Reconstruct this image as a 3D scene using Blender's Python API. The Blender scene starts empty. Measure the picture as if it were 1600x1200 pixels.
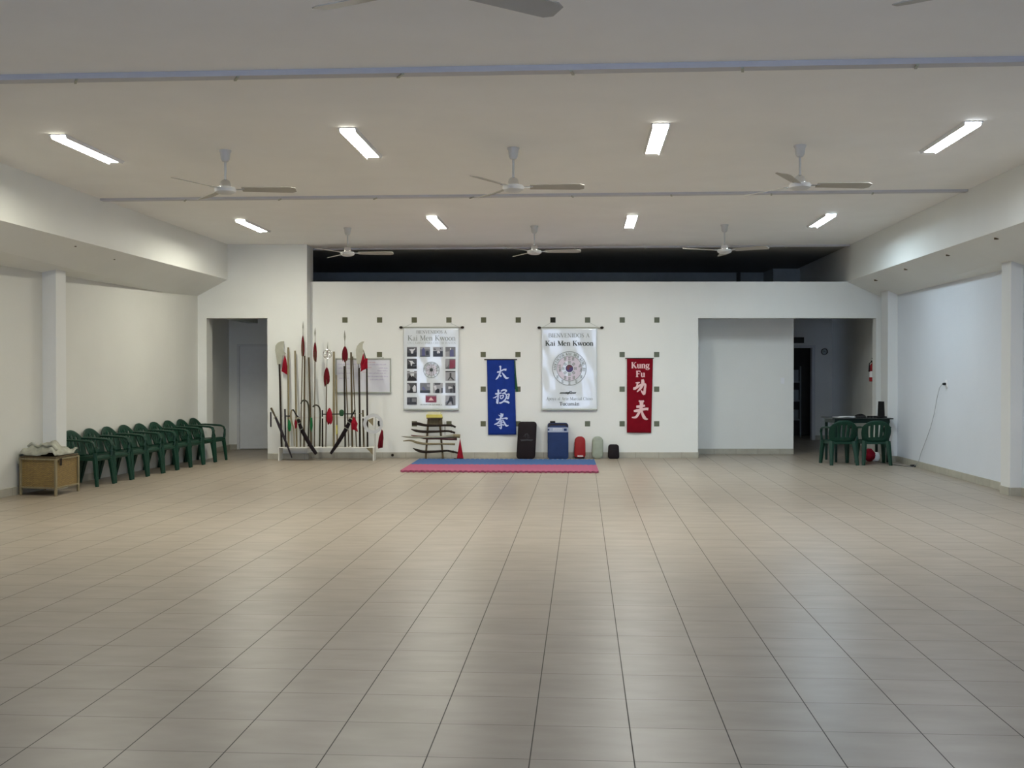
import bpy, bmesh, math, random
from mathutils import Vector, Matrix
random.seed(7)
PI = math.pi
C = bpy.context.scene.collection
SC = bpy.context.scene

# ------------------------------------------------------------------ camera, world, exposure
F = 1705.0; PITCH = 0.01066; CAMZ = 1.55
cam_data = bpy.data.cameras.new('camera'); cam = bpy.data.objects.new('camera', cam_data); C.objects.link(cam)
cam_data.sensor_width = 36.0; cam_data.lens = 36.0 * F / 1600.0
cam_data.clip_start = 0.05; cam_data.clip_end = 200
cam.location = (0, 0, CAMZ); cam.rotation_euler = (PI / 2 - PITCH, 0, 0)
SC.camera = cam
w = bpy.data.worlds.new('world'); SC.world = w; w.use_nodes = True
bg = w.node_tree.nodes['Background']; bg.inputs[0].default_value = (0.56, 0.69, 1.0, 1); bg.inputs[1].default_value = 8.0
SC.view_settings.view_transform = 'Standard'; SC.view_settings.look = 'None'
SC.view_settings.gamma = 1.0; SC.view_settings.use_curve_mapping = False
SC.view_settings.exposure = -0.05
LAMP = 142.0          # radiance of the tube diffusers
LAMP_COLORS = [(1.0, .97, .82), (1.0, .98, .86), (1.0, 1.0, .92), (.90, .96, 1.0),
               (1.0, .98, .85), (1.0, .98, .86), (.97, 1.0, .94), (.72, .88, 1.0)]

def at(x, y, Y):
    """point at world depth Y that the photograph shows at pixel x, y"""
    a = (x - 800) / F; b = (600 - y) / F
    cp, sp = math.cos(PITCH), math.sin(PITCH)
    dx, dy, dz = a, cp + b * sp, -sp + b * cp
    t = Y / dy
    return Vector((dx * t, Y, CAMZ + dz * t))

# ------------------------------------------------------------------ materials
def mat(name, col, rough=.6, metal=0., spec=.5, noise=0., nscale=8., bump=0., bscale=60., coat=0., alpha=1., nstretch=None):
    m = bpy.data.materials.new(name); m.use_nodes = True
    nt = m.node_tree; b = nt.nodes['Principled BSDF']
    b.inputs['Base Color'].default_value = (*col, 1); b.inputs['Roughness'].default_value = rough
    b.inputs['Metallic'].default_value = metal; b.inputs['Specular IOR Level'].default_value = spec
    b.inputs['Coat Weight'].default_value = coat; b.inputs['Alpha'].default_value = alpha
    tc = nt.nodes.new('ShaderNodeTexCoord')
    src = tc.outputs['Object']
    if nstretch:
        mp = nt.nodes.new('ShaderNodeMapping'); mp.inputs['Scale'].default_value = nstretch
        nt.links.new(src, mp.inputs[0]); src = mp.outputs[0]
    if noise > 0:
        n = nt.nodes.new('ShaderNodeTexNoise'); n.inputs['Scale'].default_value = nscale; n.inputs['Detail'].default_value = 4
        r = nt.nodes.new('ShaderNodeValToRGB')
        r.color_ramp.elements[0].position = .3; r.color_ramp.elements[1].position = .7
        r.color_ramp.elements[0].color = (*[c * (1 - noise) for c in col], 1)
        r.color_ramp.elements[1].color = (*[min(1, c * (1 + noise * .6)) for c in col], 1)
        nt.links.new(src, n.inputs['Vector']); nt.links.new(n.outputs['Fac'], r.inputs[0]); nt.links.new(r.outputs[0], b.inputs['Base Color'])
    if bump > 0:
        n = nt.nodes.new('ShaderNodeTexNoise'); n.inputs['Scale'].default_value = bscale; n.inputs['Detail'].default_value = 3
        bp = nt.nodes.new('ShaderNodeBump'); bp.inputs['Strength'].default_value = bump; bp.inputs['Distance'].default_value = .01
        nt.links.new(src, n.inputs['Vector']); nt.links.new(n.outputs['Fac'], bp.inputs['Height']); nt.links.new(bp.outputs[0], b.inputs['Normal'])
    return m

M = {}
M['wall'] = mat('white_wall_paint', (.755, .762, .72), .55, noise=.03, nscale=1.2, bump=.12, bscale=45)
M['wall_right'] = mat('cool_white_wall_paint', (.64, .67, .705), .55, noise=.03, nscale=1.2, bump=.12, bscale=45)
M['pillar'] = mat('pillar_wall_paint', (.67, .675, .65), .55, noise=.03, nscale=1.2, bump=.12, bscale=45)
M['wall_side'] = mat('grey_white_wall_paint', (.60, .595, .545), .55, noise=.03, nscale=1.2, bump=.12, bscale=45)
M['ceiling'] = mat('ceiling_paint', (.88, .875, .85), .8, noise=.02, nscale=2)
M['trim'] = mat('ceiling_trim_paint', (.52, .52, .54), .5, noise=.03)
M['baseboard'] = mat('baseboard_ceramic', (.40, .38, .31), .4, noise=.12, nscale=6)
def joints(m, step=.416):
    nt = m.node_tree; b = nt.nodes['Principled BSDF']; L = nt.links.new; N = nt.nodes.new
    src = b.inputs['Base Color'].links[0].from_socket; geo = N('ShaderNodeNewGeometry'); sx = N('ShaderNodeSeparateXYZ'); L(geo.outputs['Position'], sx.inputs[0])
    def mm(op, a, c=None):
        n = N('ShaderNodeMath'); n.operation = op
        for i, v in enumerate((a, c)):
            if v is None: continue
            if isinstance(v, (int, float)): n.inputs[i].default_value = v
            else: L(v, n.inputs[i])
        return n.outputs[0]
    f = mm('FRACT', mm('DIVIDE', mm('ADD', mm('ADD', sx.outputs[0], sx.outputs[1]), 50.0), step)); g = mm('LESS_THAN', f, .012)
    mx = N('ShaderNodeMix'); mx.data_type = 'RGBA'; L(mm('MULTIPLY', g, .7), mx.inputs[0]); L(src, mx.inputs[6]); mx.inputs[7].default_value = (.12, .11, .08, 1); L(mx.outputs[2], b.inputs['Base Color'])
joints(M['baseboard'])
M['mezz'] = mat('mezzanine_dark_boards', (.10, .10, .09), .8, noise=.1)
M['door'] = mat('grey_painted_door', (.68, .69, .68), .45, noise=.03)
M['door_frame'] = mat('door_frame_paint', (.62, .63, .62), .45, noise=.03)
M['partition'] = mat('grey_partition', (.42, .47, .47), .7, noise=.05)
M['green'] = mat('green_plastic', (.004, .034, .019), .42, spec=.3, noise=.1, nscale=5)
M['green_dark'] = mat('dark_green_plastic', (.004, .022, .016), .45, spec=.25, noise=.1, nscale=5)
M['black'] = mat('black_plastic', (.008, .008, .009), .5, spec=.2, noise=.1)
M['blackcloth'] = mat('black_vinyl', (.010, .006, .008), .6, spec=.15, noise=.2, nscale=9, bump=.1)
M['white'] = mat('white_enamel', (.78, .79, .80), .3, noise=.02)
M['whitewood'] = mat('white_painted_wood', (.72, .71, .66), .5, noise=.06, nscale=5)
M['canewood'] = mat('dark_cane_wood', (.035, .033, .020), .6, spec=.2)
M['spearsteel'] = mat('spear_steel', (.22, .22, .17), .5, metal=.3, noise=.1)
M['chrome'] = mat('chrome', (.75, .76, .78), .15, metal=1., noise=.03)
M['steel'] = mat('dull_steel_blade', (.42, .41, .32), .45, metal=.5, noise=.1)
M['tan'] = mat('tan_wood', (.21, .175, .10), .6, spec=.25, noise=.2, nscale=6, nstretch=(8, 8, .8))
M['brown'] = mat('brown_wood', (.085, .062, .032), .6, spec=.2, noise=.25, nscale=6, nstretch=(8, 8, .8))
M['dark'] = mat('dark_wood', (.020, .013, .009), .6, spec=.15, noise=.25, nscale=6, nstretch=(8, 8, .8))
M['purple_dark'] = mat('dark_purple_lacquer', (.018, .013, .018), .5, spec=.2, noise=.2)
M['redcloth'] = mat('red_cloth', (.25, .006, .018), .85, spec=.15, noise=.2, nscale=12)
M['tassel'] = mat('dark_red_tassel', (.12, .008, .014), .9, spec=.1, noise=.35, nscale=40, nstretch=(6, 6, .5))
M['greencloth'] = mat('green_cloth', (.015, .17, .055), .85, spec=.1, noise=.2, nscale=12)
M['greentuft'] = mat('dark_green_tuft', (.006, .06, .02), .8, noise=.2)
M['yellow'] = mat('yellow_cardboard', (.62, .55, .12), .6, noise=.1, nscale=12)
M['cream'] = mat('cream_cardboard', (.62, .60, .42), .6, noise=.08)
M['ringwhite'] = mat('pale_grey_enamel_ring', (.46, .47, .48), .4, noise=.05)
M['vinyl'] = mat('glossy_white_vinyl', (.69, .73, .75), .16, noise=.02, coat=.5)
M['ink'] = mat('dark_grey_ink', (.035, .045, .04), .45)
M['inkgrey'] = mat('grey_ink', (.22, .25, .23), .45)
M['inkpale'] = mat('pale_grey_ink', (.36, .39, .38), .45)
M['emblem'] = mat('pale_lilac_print', (.62, .58, .65), .35)
M['lilac'] = mat('pink_print', (.64, .57, .64), .35)
M['violet'] = mat('violet_print', (.05, .03, .13), .35)
M['brownred'] = mat('red_brown_print', (.12, .03, .035), .35)
M['blueban'] = mat('blue_banner_cloth', (.012, .035, .22), .85, spec=.12, noise=.12, nscale=7, bump=.1)
M['blueink'] = mat('pale_blue_print', (.55, .63, .85), .7)
M['redban'] = mat('crimson_banner_cloth', (.19, .004, .012), .85, spec=.1, noise=.15, nscale=7, bump=.1)
M['pink'] = mat('pink_white_print', (.75, .50, .50), .7)
M['board'] = mat('whiteboard_enamel', (.68, .68, .72), .25, noise=.02)
M['alu'] = mat('brushed_aluminium', (.36, .37, .30), .35, metal=.5, noise=.05)
M['marker'] = mat('purple_marker', (.42, .36, .52), .5)
M['markerred'] = mat('red_marker', (.60, .36, .40), .5)
M['shieldblue'] = mat('blue_vinyl', (.012, .03, .105), .55, spec=.2, noise=.12, bump=.08)
M['shieldgrey'] = mat('grey_band_vinyl', (.32, .36, .47), .45, noise=.06)
M['mittred'] = mat('red_leather', (.25, .008, .010), .5, spec=.25, noise=.12)
M['mittgrey'] = mat('grey_green_leather', (.27, .30, .24), .5, noise=.1)
M['matblue'] = mat('blue_foam', (.055, .12, .28), .85, spec=.2, noise=.08, nscale=30)
M['matred'] = mat('red_foam', (.34, .085, .15), .85, spec=.2, noise=.08, nscale=30)
M['paper'] = mat('white_paper', (.78, .78, .78), .7, noise=.03)
M['olive'] = mat('olive_glazed_tile', (.115, .118, .07), .5, spec=.2, noise=.08, nscale=20)
M['olivegrey'] = mat('grey_green_glazed_tile', (.13, .145, .105), .5, spec=.2, noise=.08, nscale=20)
M['darktile'] = mat('dark_glazed_tile', (.02, .02, .013), .5, spec=.15, noise=.08, nscale=20)
M['glass'] = mat('smoked_glass', (.012, .016, .015), .25, spec=.4)
M['greycloth'] = mat('grey_rumpled_cloth', (.33, .33, .27), .85, noise=.3, nscale=9, bump=.3, bscale=20)
M['screen'] = mat('laptop_lid', (.010, .010, .010), .6, spec=.15, noise=.05)
for _k, _c in (('p0', .015), ('p1', .06), ('p2', .16), ('p3', .32), ('p4', .62)):
    M[_k] = mat('print_tone_' + _k, (_c, _c, _c * 1.03), .3)
M['pr'] = mat('print_red', (.22, .03, .06), .3); M['pb'] = mat('print_blue', (.09, .09, .2), .3)

def wicker(name='woven_wicker'):
    m = bpy.data.materials.new(name); m.use_nodes = True; nt = m.node_tree; b = nt.nodes['Principled BSDF']
    tc = nt.nodes.new('ShaderNodeTexCoord'); br = nt.nodes.new('ShaderNodeTexBrick')
    mp = nt.nodes.new('ShaderNodeMapping'); mp.inputs['Rotation'].default_value = (PI / 2, 0, 0)
    sx = nt.nodes.new('ShaderNodeSeparateXYZ'); cx = nt.nodes.new('ShaderNodeCombineXYZ'); ad = nt.nodes.new('ShaderNodeMath')
    nt.links.new(tc.outputs['Object'], sx.inputs[0]); nt.links.new(sx.outputs[0], ad.inputs[0]); nt.links.new(sx.outputs[1], ad.inputs[1])
    nt.links.new(ad.outputs[0], cx.inputs[0]); nt.links.new(sx.outputs[2], cx.inputs[1])
    nt.links.new(cx.outputs[0], br.inputs['Vector'])
    br.inputs['Scale'].default_value = 1.0; br.inputs['Brick Width'].default_value = .03; br.inputs['Row Height'].default_value = .012
    br.inputs['Mortar Size'].default_value = .0015; br.inputs['Color1'].default_value = (.30, .20, .055, 1); br.inputs['Color2'].default_value = (.22, .14, .045, 1)
    br.inputs['Mortar'].default_value = (.06, .04, .02, 1)
    nt.links.new(br.outputs['Color'], b.inputs['Base Color']); b.inputs['Roughness'].default_value = .6
    bp = nt.nodes.new('ShaderNodeBump'); bp.inputs['Strength'].default_value = .4; bp.inputs['Distance'].default_value = .004; bp.invert = True
    nt.links.new(br.outputs['Fac'], bp.inputs['Height']); nt.links.new(bp.outputs[0], b.inputs['Normal'])
    return m
M['wicker'] = wicker()

def emit(name, col, s):
    m = bpy.data.materials.new(name); m.use_nodes = True; b = m.node_tree.nodes['Principled BSDF']
    b.inputs['Base Color'].default_value = (.9, .9, .9, 1)
    b.inputs['Emission Color'].default_value = (*col, 1); b.inputs['Emission Strength'].default_value = s
    return m

TILE = .416; TX0 = -1.5889; TY0 = 4.46326; TYAW = .06429
def floor_material():
    m = bpy.data.materials.new('beige_ceramic_floor_tiles'); m.use_nodes = True; nt = m.node_tree; b = nt.nodes['Principled BSDF']
    N = nt.nodes.new; L = nt.links.new
    tc = N('ShaderNodeTexCoord'); sx = N('ShaderNodeSeparateXYZ'); L(tc.outputs['Object'], sx.inputs[0])
    def math_(op, a, bb=None):
        n = N('ShaderNodeMath'); n.operation = op
        for i, v in enumerate((a, bb)):
            if v is None: continue
            if isinstance(v, (int, float)): n.inputs[i].default_value = v
            else: L(v, n.inputs[i])
        return n.outputs[0]
    ids = []; ds = []
    for k in (0, 1):
        u = math_('DIVIDE', sx.outputs[k], TILE)
        fl = math_('FLOOR', u); fr = math_('FRACT', u); inv = math_('SUBTRACT', 1.0, fr)
        d = math_('MULTIPLY', math_('MINIMUM', fr, inv), TILE); ds.append(d); ids.append(fl)
    gx = math_('LESS_THAN', ds[0], .0026); gy = math_('LESS_THAN', ds[1], .0019)
    g = math_('MAXIMUM', gx, math_('MULTIPLY', gy, .75))
    cid = N('ShaderNodeCombineXYZ'); L(ids[0], cid.inputs[0]); L(ids[1], cid.inputs[1])
    wn = N('ShaderNodeTexWhiteNoise'); wn.noise_dimensions = '2D'; L(cid.outputs[0], wn.inputs['Vector'])
    mp = N('ShaderNodeMapping'); mp.inputs['Scale'].default_value = (1.6, 4.0, 1); L(tc.outputs['Object'], mp.inputs[0])
    no = N('ShaderNodeTexNoise'); no.inputs['Scale'].default_value = 1.6; no.inputs['Detail'].default_value = 5; L(mp.outputs[0], no.inputs['Vector'])
    r = N('ShaderNodeValToRGB'); r.color_ramp.elements[0].position = .32; r.color_ramp.elements[1].position = .68
    r.color_ramp.elements[0].color = (.285, .238, .182, 1); r.color_ramp.elements[1].color = (.34, .29, .23, 1); L(no.outputs['Fac'], r.inputs[0])
    hv = N('ShaderNodeHueSaturation'); L(r.outputs[0], hv.inputs['Color'])
    L(math_('ADD', math_('MULTIPLY', wn.outputs['Value'], .07), .965), hv.inputs['Value'])
    mx = N('ShaderNodeMix'); mx.data_type = 'RGBA'; L(g, mx.inputs[0]); L(hv.outputs[0], mx.inputs[6]); mx.inputs[7].default_value = (.07, .06, .045, 1)
    L(mx.outputs[2], b.inputs['Base Color'])
    L(math_('ADD', math_('MULTIPLY', g, .4), .36), b.inputs['Roughness'])
    b.inputs['Specular IOR Level'].default_value = .4
    no2 = N('ShaderNodeTexNoise'); no2.inputs['Scale'].default_value = 6; L(tc.outputs['Object'], no2.inputs['Vector'])
    bp = N('ShaderNodeBump'); bp.inputs['Strength'].default_value = .08; bp.inputs['Distance'].default_value = .01; L(no2.outputs['Fac'], bp.inputs['Height'])
    L(bp.outputs[0], b.inputs['Normal'])
    return m
M['floor'] = floor_material()

# ------------------------------------------------------------------ mesh builder
class MB:
    def __init__(s): s.v = []; s.f = []; s.m = []; s.mi = 0
    def add(s, vs, fs):
        o = len(s.v); s.v += [Vector(p) for p in vs]; s.f += [tuple(o + i for i in q) for q in fs]; s.m += [s.mi] * len(fs); return s
    def box(s, x0, x1, y0, y1, z0, z1):
        return s.hexa([(x0, y0, z0), (x1, y0, z0), (x1, y1, z0), (x0, y1, z0), (x0, y0, z1), (x1, y0, z1), (x1, y1, z1), (x0, y1, z1)])
    def hexa(s, p):
        return s.add(p, [(0, 3, 2, 1), (4, 5, 6, 7), (0, 1, 5, 4), (1, 2, 6, 5), (2, 3, 7, 6), (3, 0, 4, 7)])
    def beam(s, a, b, w, h, up=(0, 0, 1)):
        a = Vector(a); b = Vector(b); d = (b - a).normalized(); r = d.cross(Vector(up))
        if r.length < 1e-4: r = Vector((1, 0, 0))
        r.normalize(); u = r.cross(d)
        P = []
        for c in (a, b):
            for sx, su in ((-1, -1), (1, -1), (1, 1), (-1, 1)): P.append(c + r * sx * w / 2 + u * su * h / 2)
        return s.add(P, [(0, 1, 2, 3), (7, 6, 5, 4), (0, 4, 5, 1), (1, 5, 6, 2), (2, 6, 7, 3), (3, 7, 4, 0)])
    def tube(s, pts, rad, n=8, flat=(1, 1), up=(0, 1, 0), caps=True):
        pts = [Vector(p) for p in pts]
        if not hasattr(rad, '__len__'): rad = [rad] * len(pts)
        o = len(s.v); k = len(pts); fs = []; vs = []
        for i, p in enumerate(pts):
            d = (pts[min(i + 1, k - 1)] - pts[max(i - 1, 0)]).normalized()
            a = Vector(up) - d * d.dot(Vector(up))
            if a.length < 1e-3: a = Vector((1, 0, 0)) - d * d.x
            a.normalize(); b = d.cross(a)
            for j in range(n):
                t = 2 * PI * j / n
                vs.append(p + a * math.cos(t) * rad[i] * flat[1] + b * math.sin(t) * rad[i] * flat[0])
        for i in range(k - 1):
            for j in range(n):
                j2 = (j + 1) % n
                fs.append((i * n + j, i * n + j2, (i + 1) * n + j2, (i + 1) * n + j))
        if caps: fs.append(tuple(range(n))[::-1]); fs.append(tuple((k - 1) * n + j for j in range(n)))
        return s.add(vs, fs)
    def lathe(s, prof, n=20, c=(0, 0, 0), axis='z'):
        vs = []; fs = []; k = len(prof)
        for r, h in prof:
            for j in range(n):
                t = 2 * PI * j / n; x, y = r * math.cos(t), r * math.sin(t)
                p = (x, y, h) if axis == 'z' else ((x, h, y) if axis == 'y' else (h, x, y))
                vs.append(Vector(p) + Vector(c))
        for i in range(k - 1):
            for j in range(n):
                j2 = (j + 1) % n; fs.append((i * n + j, i * n + j2, (i + 1) * n + j2, (i + 1) * n + j))
        fs.append(tuple(range(n))[::-1]); fs.append(tuple((k - 1) * n + j for j in range(n)))
        return s.add(vs, fs)
    def plate(s, pts, off):
        """polygon pts extruded by the vector off"""
        n = len(pts); off = Vector(off); P = [Vector(p) for p in pts]
        return s.add(P + [p + off for p in P], [tuple(range(n)), tuple(range(2 * n - 1, n - 1, -1))] + [(i, n + i, n + (i + 1) % n, (i + 1) % n) for i in range(n)])
    def grid(s, fn, nu, nv, skip=None):
        vs = [fn(i / nu, j / nv) for j in range(nv + 1) for i in range(nu + 1)]
        fs = [(j * (nu + 1) + i, j * (nu + 1) + i + 1, (j + 1) * (nu + 1) + i + 1, (j + 1) * (nu + 1) + i) for j in range(nv) for i in range(nu) if not (skip and skip(i, j))]
        return s.add(vs, fs)
    def build(s, name, mats, parent=None, smooth=False, bevel=0, solid=0, sub=0, origin=None, rnormals=True):
        o0 = Vector(origin) if origin is not None else (Vector((0, 0, 0)) if parent is None else parent['_o'] if False else ORIG.get(parent.name, Vector((0, 0, 0))))
        me = bpy.data.meshes.new(name); me.from_pydata([p - o0 for p in s.v], [], s.f)
        if not isinstance(mats, (list, tuple)): mats = [mats]
        for mm in mats: me.materials.append(mm)
        for p, mi in zip(me.polygons, s.m): p.material_index = min(mi, len(mats) - 1)
        if rnormals:
            bm = bmesh.new(); bm.from_mesh(me); bmesh.ops.recalc_face_normals(bm, faces=bm.faces[:]); bm.to_mesh(me); bm.free()
        me.update()
        o = bpy.data.objects.new(name, me); C.objects.link(o)
        if parent is not None: o.parent = parent; ORIG[o.name] = o0
        else: o.location = o0
        if solid:
            md = o.modifiers.new('solid', 'SOLIDIFY'); md.thickness = solid; md.offset = 0
        if bevel:
            md = o.modifiers.new('bevel', 'BEVEL'); md.width = bevel; md.segments = 2; md.limit_method = 'ANGLE'; md.angle_limit = math.radians(35)
        if sub:
            md = o.modifiers.new('sub', 'SUBSURF'); md.levels = sub; md.render_levels = sub
        if smooth:
            for p in me.polygons: p.use_smooth = True
            if not sub:
                try: me.set_sharp_from_angle(angle=math.radians(40))
                except Exception: pass
        return o
ORIG = {}
def tag(o, label, cat, group=None, kind=None):
    o['label'] = label; o['category'] = cat
    if group: o['group'] = group
    if kind: o['kind'] = kind
    return o
def thing(name, label, cat, loc=(0, 0, 0), group=None):
    o = bpy.data.objects.new(name, None); C.objects.link(o); o.location = loc; o.empty_display_size = .1
    ORIG[o.name] = Vector(loc); return tag(o, label, cat, group)
def struct(name, mb, m, parent=None, **k):
    o = mb.build(name, m, parent, **k)
    if parent is None: o['kind'] = 'structure'
    return o
def copy_tree(o, parent=None):
    c = o.copy(); C.objects.link(c)
    if parent is not None: c.parent = parent
    for ch in list(o.children): copy_tree(ch, c)
    return c

# ------------------------------------------------------------------ setting
CZ = 3.83; YB = 19.75; YL = 19.45; Y0 = -3.0
XL = lambda y: -5.60 - .12 * (YL - y) if y < YL else -5.68
XR = lambda y: 6.72 - .053 * (19.7 - y)
XBL = lambda y: -5.05 - .0657 * (19.7 - y)
XBR = lambda y: 6.05 - .060 * (19.7 - y)

def ceil_y_(ypx): return (CZ - CAMZ) / (at(800, ypx, 1).z - CAMZ)
# floor, laid on the tile grid
fl = MB()
fl.add([(-26, -9, 0), (26, -9, 0), (26, 24, 0), (-26, 24, 0)], [(0, 1, 2, 3)])
cyaw, syaw = math.cos(TYAW), math.sin(TYAW)
fl.v = []
for X, Y in ((-8.6, Y0 - .2), (8.6, Y0 - .2), (8.6, 27), (-8.6, 27)):
    dx, dy = X - TX0, Y - TY0
    fl.v.append(Vector((dx * cyaw - dy * syaw, dx * syaw + dy * cyaw, 0)))
fo = struct('floor', fl, M['floor']); fo.location = (TX0, TY0, 0); fo.rotation_euler = (0, 0, -TYAW)

b = MB(); b.box(-8.6, 8.6, Y0 - .2, 26, CZ, CZ + .1); struct('ceiling', b, M['ceiling'])

b = MB()
b.hexa([(XL(Y0) - .2, Y0, 0), (XL(Y0), Y0, 0), (-5.60, YL, 0), (-5.85, YL, 0), (XL(Y0) - .2, Y0, CZ), (XL(Y0), Y0, CZ), (-5.60, YL, CZ), (-5.85, YL, CZ)])
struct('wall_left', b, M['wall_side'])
b = MB()
b.hexa([(XR(Y0), Y0, 0), (XR(Y0) + .2, Y0, 0), (XR(YB) + .2, YB, 0), (XR(YB), YB, 0), (XR(Y0), Y0, CZ), (XR(Y0) + .2, Y0, CZ), (XR(YB) + .2, YB, CZ), (XR(YB), YB, CZ)])
struct('wall_right', b, M['wall_right'])
# unseen wall behind the camera: piers, sill and lintel; two central openings added to shape bluish daylight
b = MB()
b.box(-8.4, 7.0, Y0 - .2, Y0, 2.9, CZ); b.box(-8.4, 7.0, Y0 - .2, Y0, 0, .3)
for x0_, x1_ in ((-8.4, -3.0), (-.3, .3), (3.0, 7.0)): b.box(x0_, x1_, Y0 - .2, Y0, .3, 2.9)
struct('wall_front', b, M['wall'])

# longitudinal side beams with sloping undersides
def side_beam(name, xo, xw, y0, y1, zo, zw):
    b = MB()
    def sec(y): return [(xo(y), y, CZ), (xo(y), y, zo), (xw(y), y, zw), (xw(y), y, CZ)]
    n = 1; P = sec(y0) + sec(y1)
    b.add(P, [(0, 1, 2, 3), (7, 6, 5, 4), (0, 4, 5, 1), (1, 5, 6, 2), (2, 6, 7, 3), (3, 7, 4, 0)])
    return b
b = side_beam('', XBL, lambda y: XL(y) - .02, Y0, YL, 3.203, 2.855); struct('trim_1', b, M['wall'])
b = side_beam('', XBR, lambda y: XR(y) + .02, Y0, YB, 3.19, 2.885)
b.hexa([(XBR(YB), YB, 3.19), (7.4, YB, 3.19), (7.7, 24.9, 3.19), (XBR(24.9), 24.9, 3.19), (XBR(YB), YB, CZ), (7.4, YB, CZ), (7.7, 24.9, CZ), (XBR(24.9), 24.9, CZ)])
struct('trim_2', b, M['wall'])

# pillars against the side walls
def pillar(name, xa, xb, y0, y1, z1a, z1b, m):
    """xa(y) wall side, xb(y) room side"""
    b = MB(); b.hexa([(xa(y0), y0, 0), (xb(y0), y0, 0), (xb(y1), y1, 0), (xa(y1), y1, 0), (xa(y0), y0, z1a), (xb(y0), y0, z1b), (xb(y1), y1, z1b), (xa(y1), y1, z1a)])
    return struct(name, b, m)
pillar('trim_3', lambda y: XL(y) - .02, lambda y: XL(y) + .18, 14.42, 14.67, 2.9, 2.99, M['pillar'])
pillar('trim_4', lambda y: XR(y) + .02, lambda y: XR(y) - .15, 13.68, 13.98, 2.93, 3.0, M['pillar'])
pillar('trim_5', lambda y: XR(y) + .02, lambda y: XR(y) - .17, 18.9, 19.3, 2.93, 3.0, M['pillar'])

# back wall: centre part, header over the right-hand recess, mezzanine slab
XC0 = at(486.5, 500, YB).x; XC1 = at(1091, 500, YB).x; ZP = at(800, 440, YB).z; ZH = at(800, 497, YB).z; ZS = 2.86
b = MB(); b.box(XC0 - .3, XC1, YB, YB + .15, 0, ZP); b.box(XC1, XR(YB) + .1, YB, YB + .15, ZH, ZP)
b.box(XR(YB) - .135, XR(YB) + .4, YB, YB + .2, 0, ZH)
struct('wall_back', b, M['wall'])
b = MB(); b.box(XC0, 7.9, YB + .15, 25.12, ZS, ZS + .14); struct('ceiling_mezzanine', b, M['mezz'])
b = MB(); b.box(-5.3, 7.6, 24.8, 24.95, ZS + .14, CZ)
b.box(-5.3, -5.1, YB, 24.8, ZH, CZ); b.box(-5.3, XC0, YB + .3, 24.8, ZS, ZS + .14)
struct('wall_mezzanine', b, M['partition'])
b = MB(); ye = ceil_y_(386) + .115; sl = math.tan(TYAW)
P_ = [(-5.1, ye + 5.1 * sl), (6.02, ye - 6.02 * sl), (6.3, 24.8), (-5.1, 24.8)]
b.hexa([(x, y, CZ - .012) for x, y in P_] + [(x, y, CZ) for x, y in P_]); struct('ceiling_mezzanine_shade', b, mat('ceiling_shade_tone', (.30, .30, .28), .9))  # added dark sheet: shade of the unlit mezzanine ceiling put into its colour
b = MB(); X0_, X1_ = at(1208, 430, 23.9).x, at(1254, 430, 23.9).x
b.box(X0_, X1_, 23.9, 24.8, ZS + .14, at(1208, 419, 23.9).z); struct('trim_6', b, M['partition'])
b = MB(); b.box(at(1152, 430, 24.7).x, at(1157, 430, 24.7).x, 24.7, 24.8, ZS + .14, CZ - .02); struct('trim_7', b, M['mezz'])

# left part of the back wall with the recess of the grey door
XD1 = at(418, 600, YL).x; XS = at(480, 600, YL).x; ZL = at(360, 497, YL).z
b = MB(); b.box(XD1, XS, YL, YB + .3, 0, CZ); b.box(-5.85, XD1, YL, YL + .3, ZL, CZ)
b.box(-5.85, at(323, 600, YL).x, YL, YL + .38, 0, ZL)
struct('wall_back_left', b, M['wall'])
YR = 21.9
b = MB(); b.box(-5.85, -5.68, YL + .3, YR, 0, ZL + .25)                       # side of recess
struct('wall_recess_left', b, M['wall'])
XDL = at(374, 600, YR).x; ZD = at(374, 541, YR).z
b = MB(); b.box(-5.85, XDL - .04, YR, YR + .15, 0, ZL + .25); b.box(XDL - .04, -4.55, YR, YR + .15, ZD + .04, ZL + .25); b.box(-4.7 + .04, -4.3, YR, YR + .15, 0, ZL + .25)
b.box(-4.4, -4.25, YB + .3, YR, 0, ZL + .25)
b.box(-5.85, -4.25, YR + .3, YR + .4, -.1, ZL + .3); b.box(-5.9, -5.85, YL + .3, YR + .4, 0, ZL + .3); b.box(-4.25, -4.2, YR, YR + .4, 0, ZL + .3); b.box(-5.9, -4.2, YR + .1, YR + .4, ZL + .25, ZL + .35)
struct('wall_recess_back', b, M['wall'])
b = MB(); b.box(-5.85, -4.2, YL + .3, YR + .15, ZL + .24, ZL + .3); struct('ceiling_recess', b, M['ceiling'])
b = MB(); b.box(XDL, -4.7, YR + .03, YR + .07, .015, ZD); d1 = struct('door_1', b, M['door'], bevel=.003)
ORIG[d1.name] = Vector()
b = MB(); b.box(XDL - .045, XDL, YR - .01, YR + .1, 0, ZD + .045); b.box(-4.7, -4.655, YR - .01, YR + .1, 0, ZD + .045); b.box(XDL, -4.7, YR - .01, YR + .1, ZD, ZD + .045)
b.build('door_frame', M['door_frame'], d1)

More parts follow.
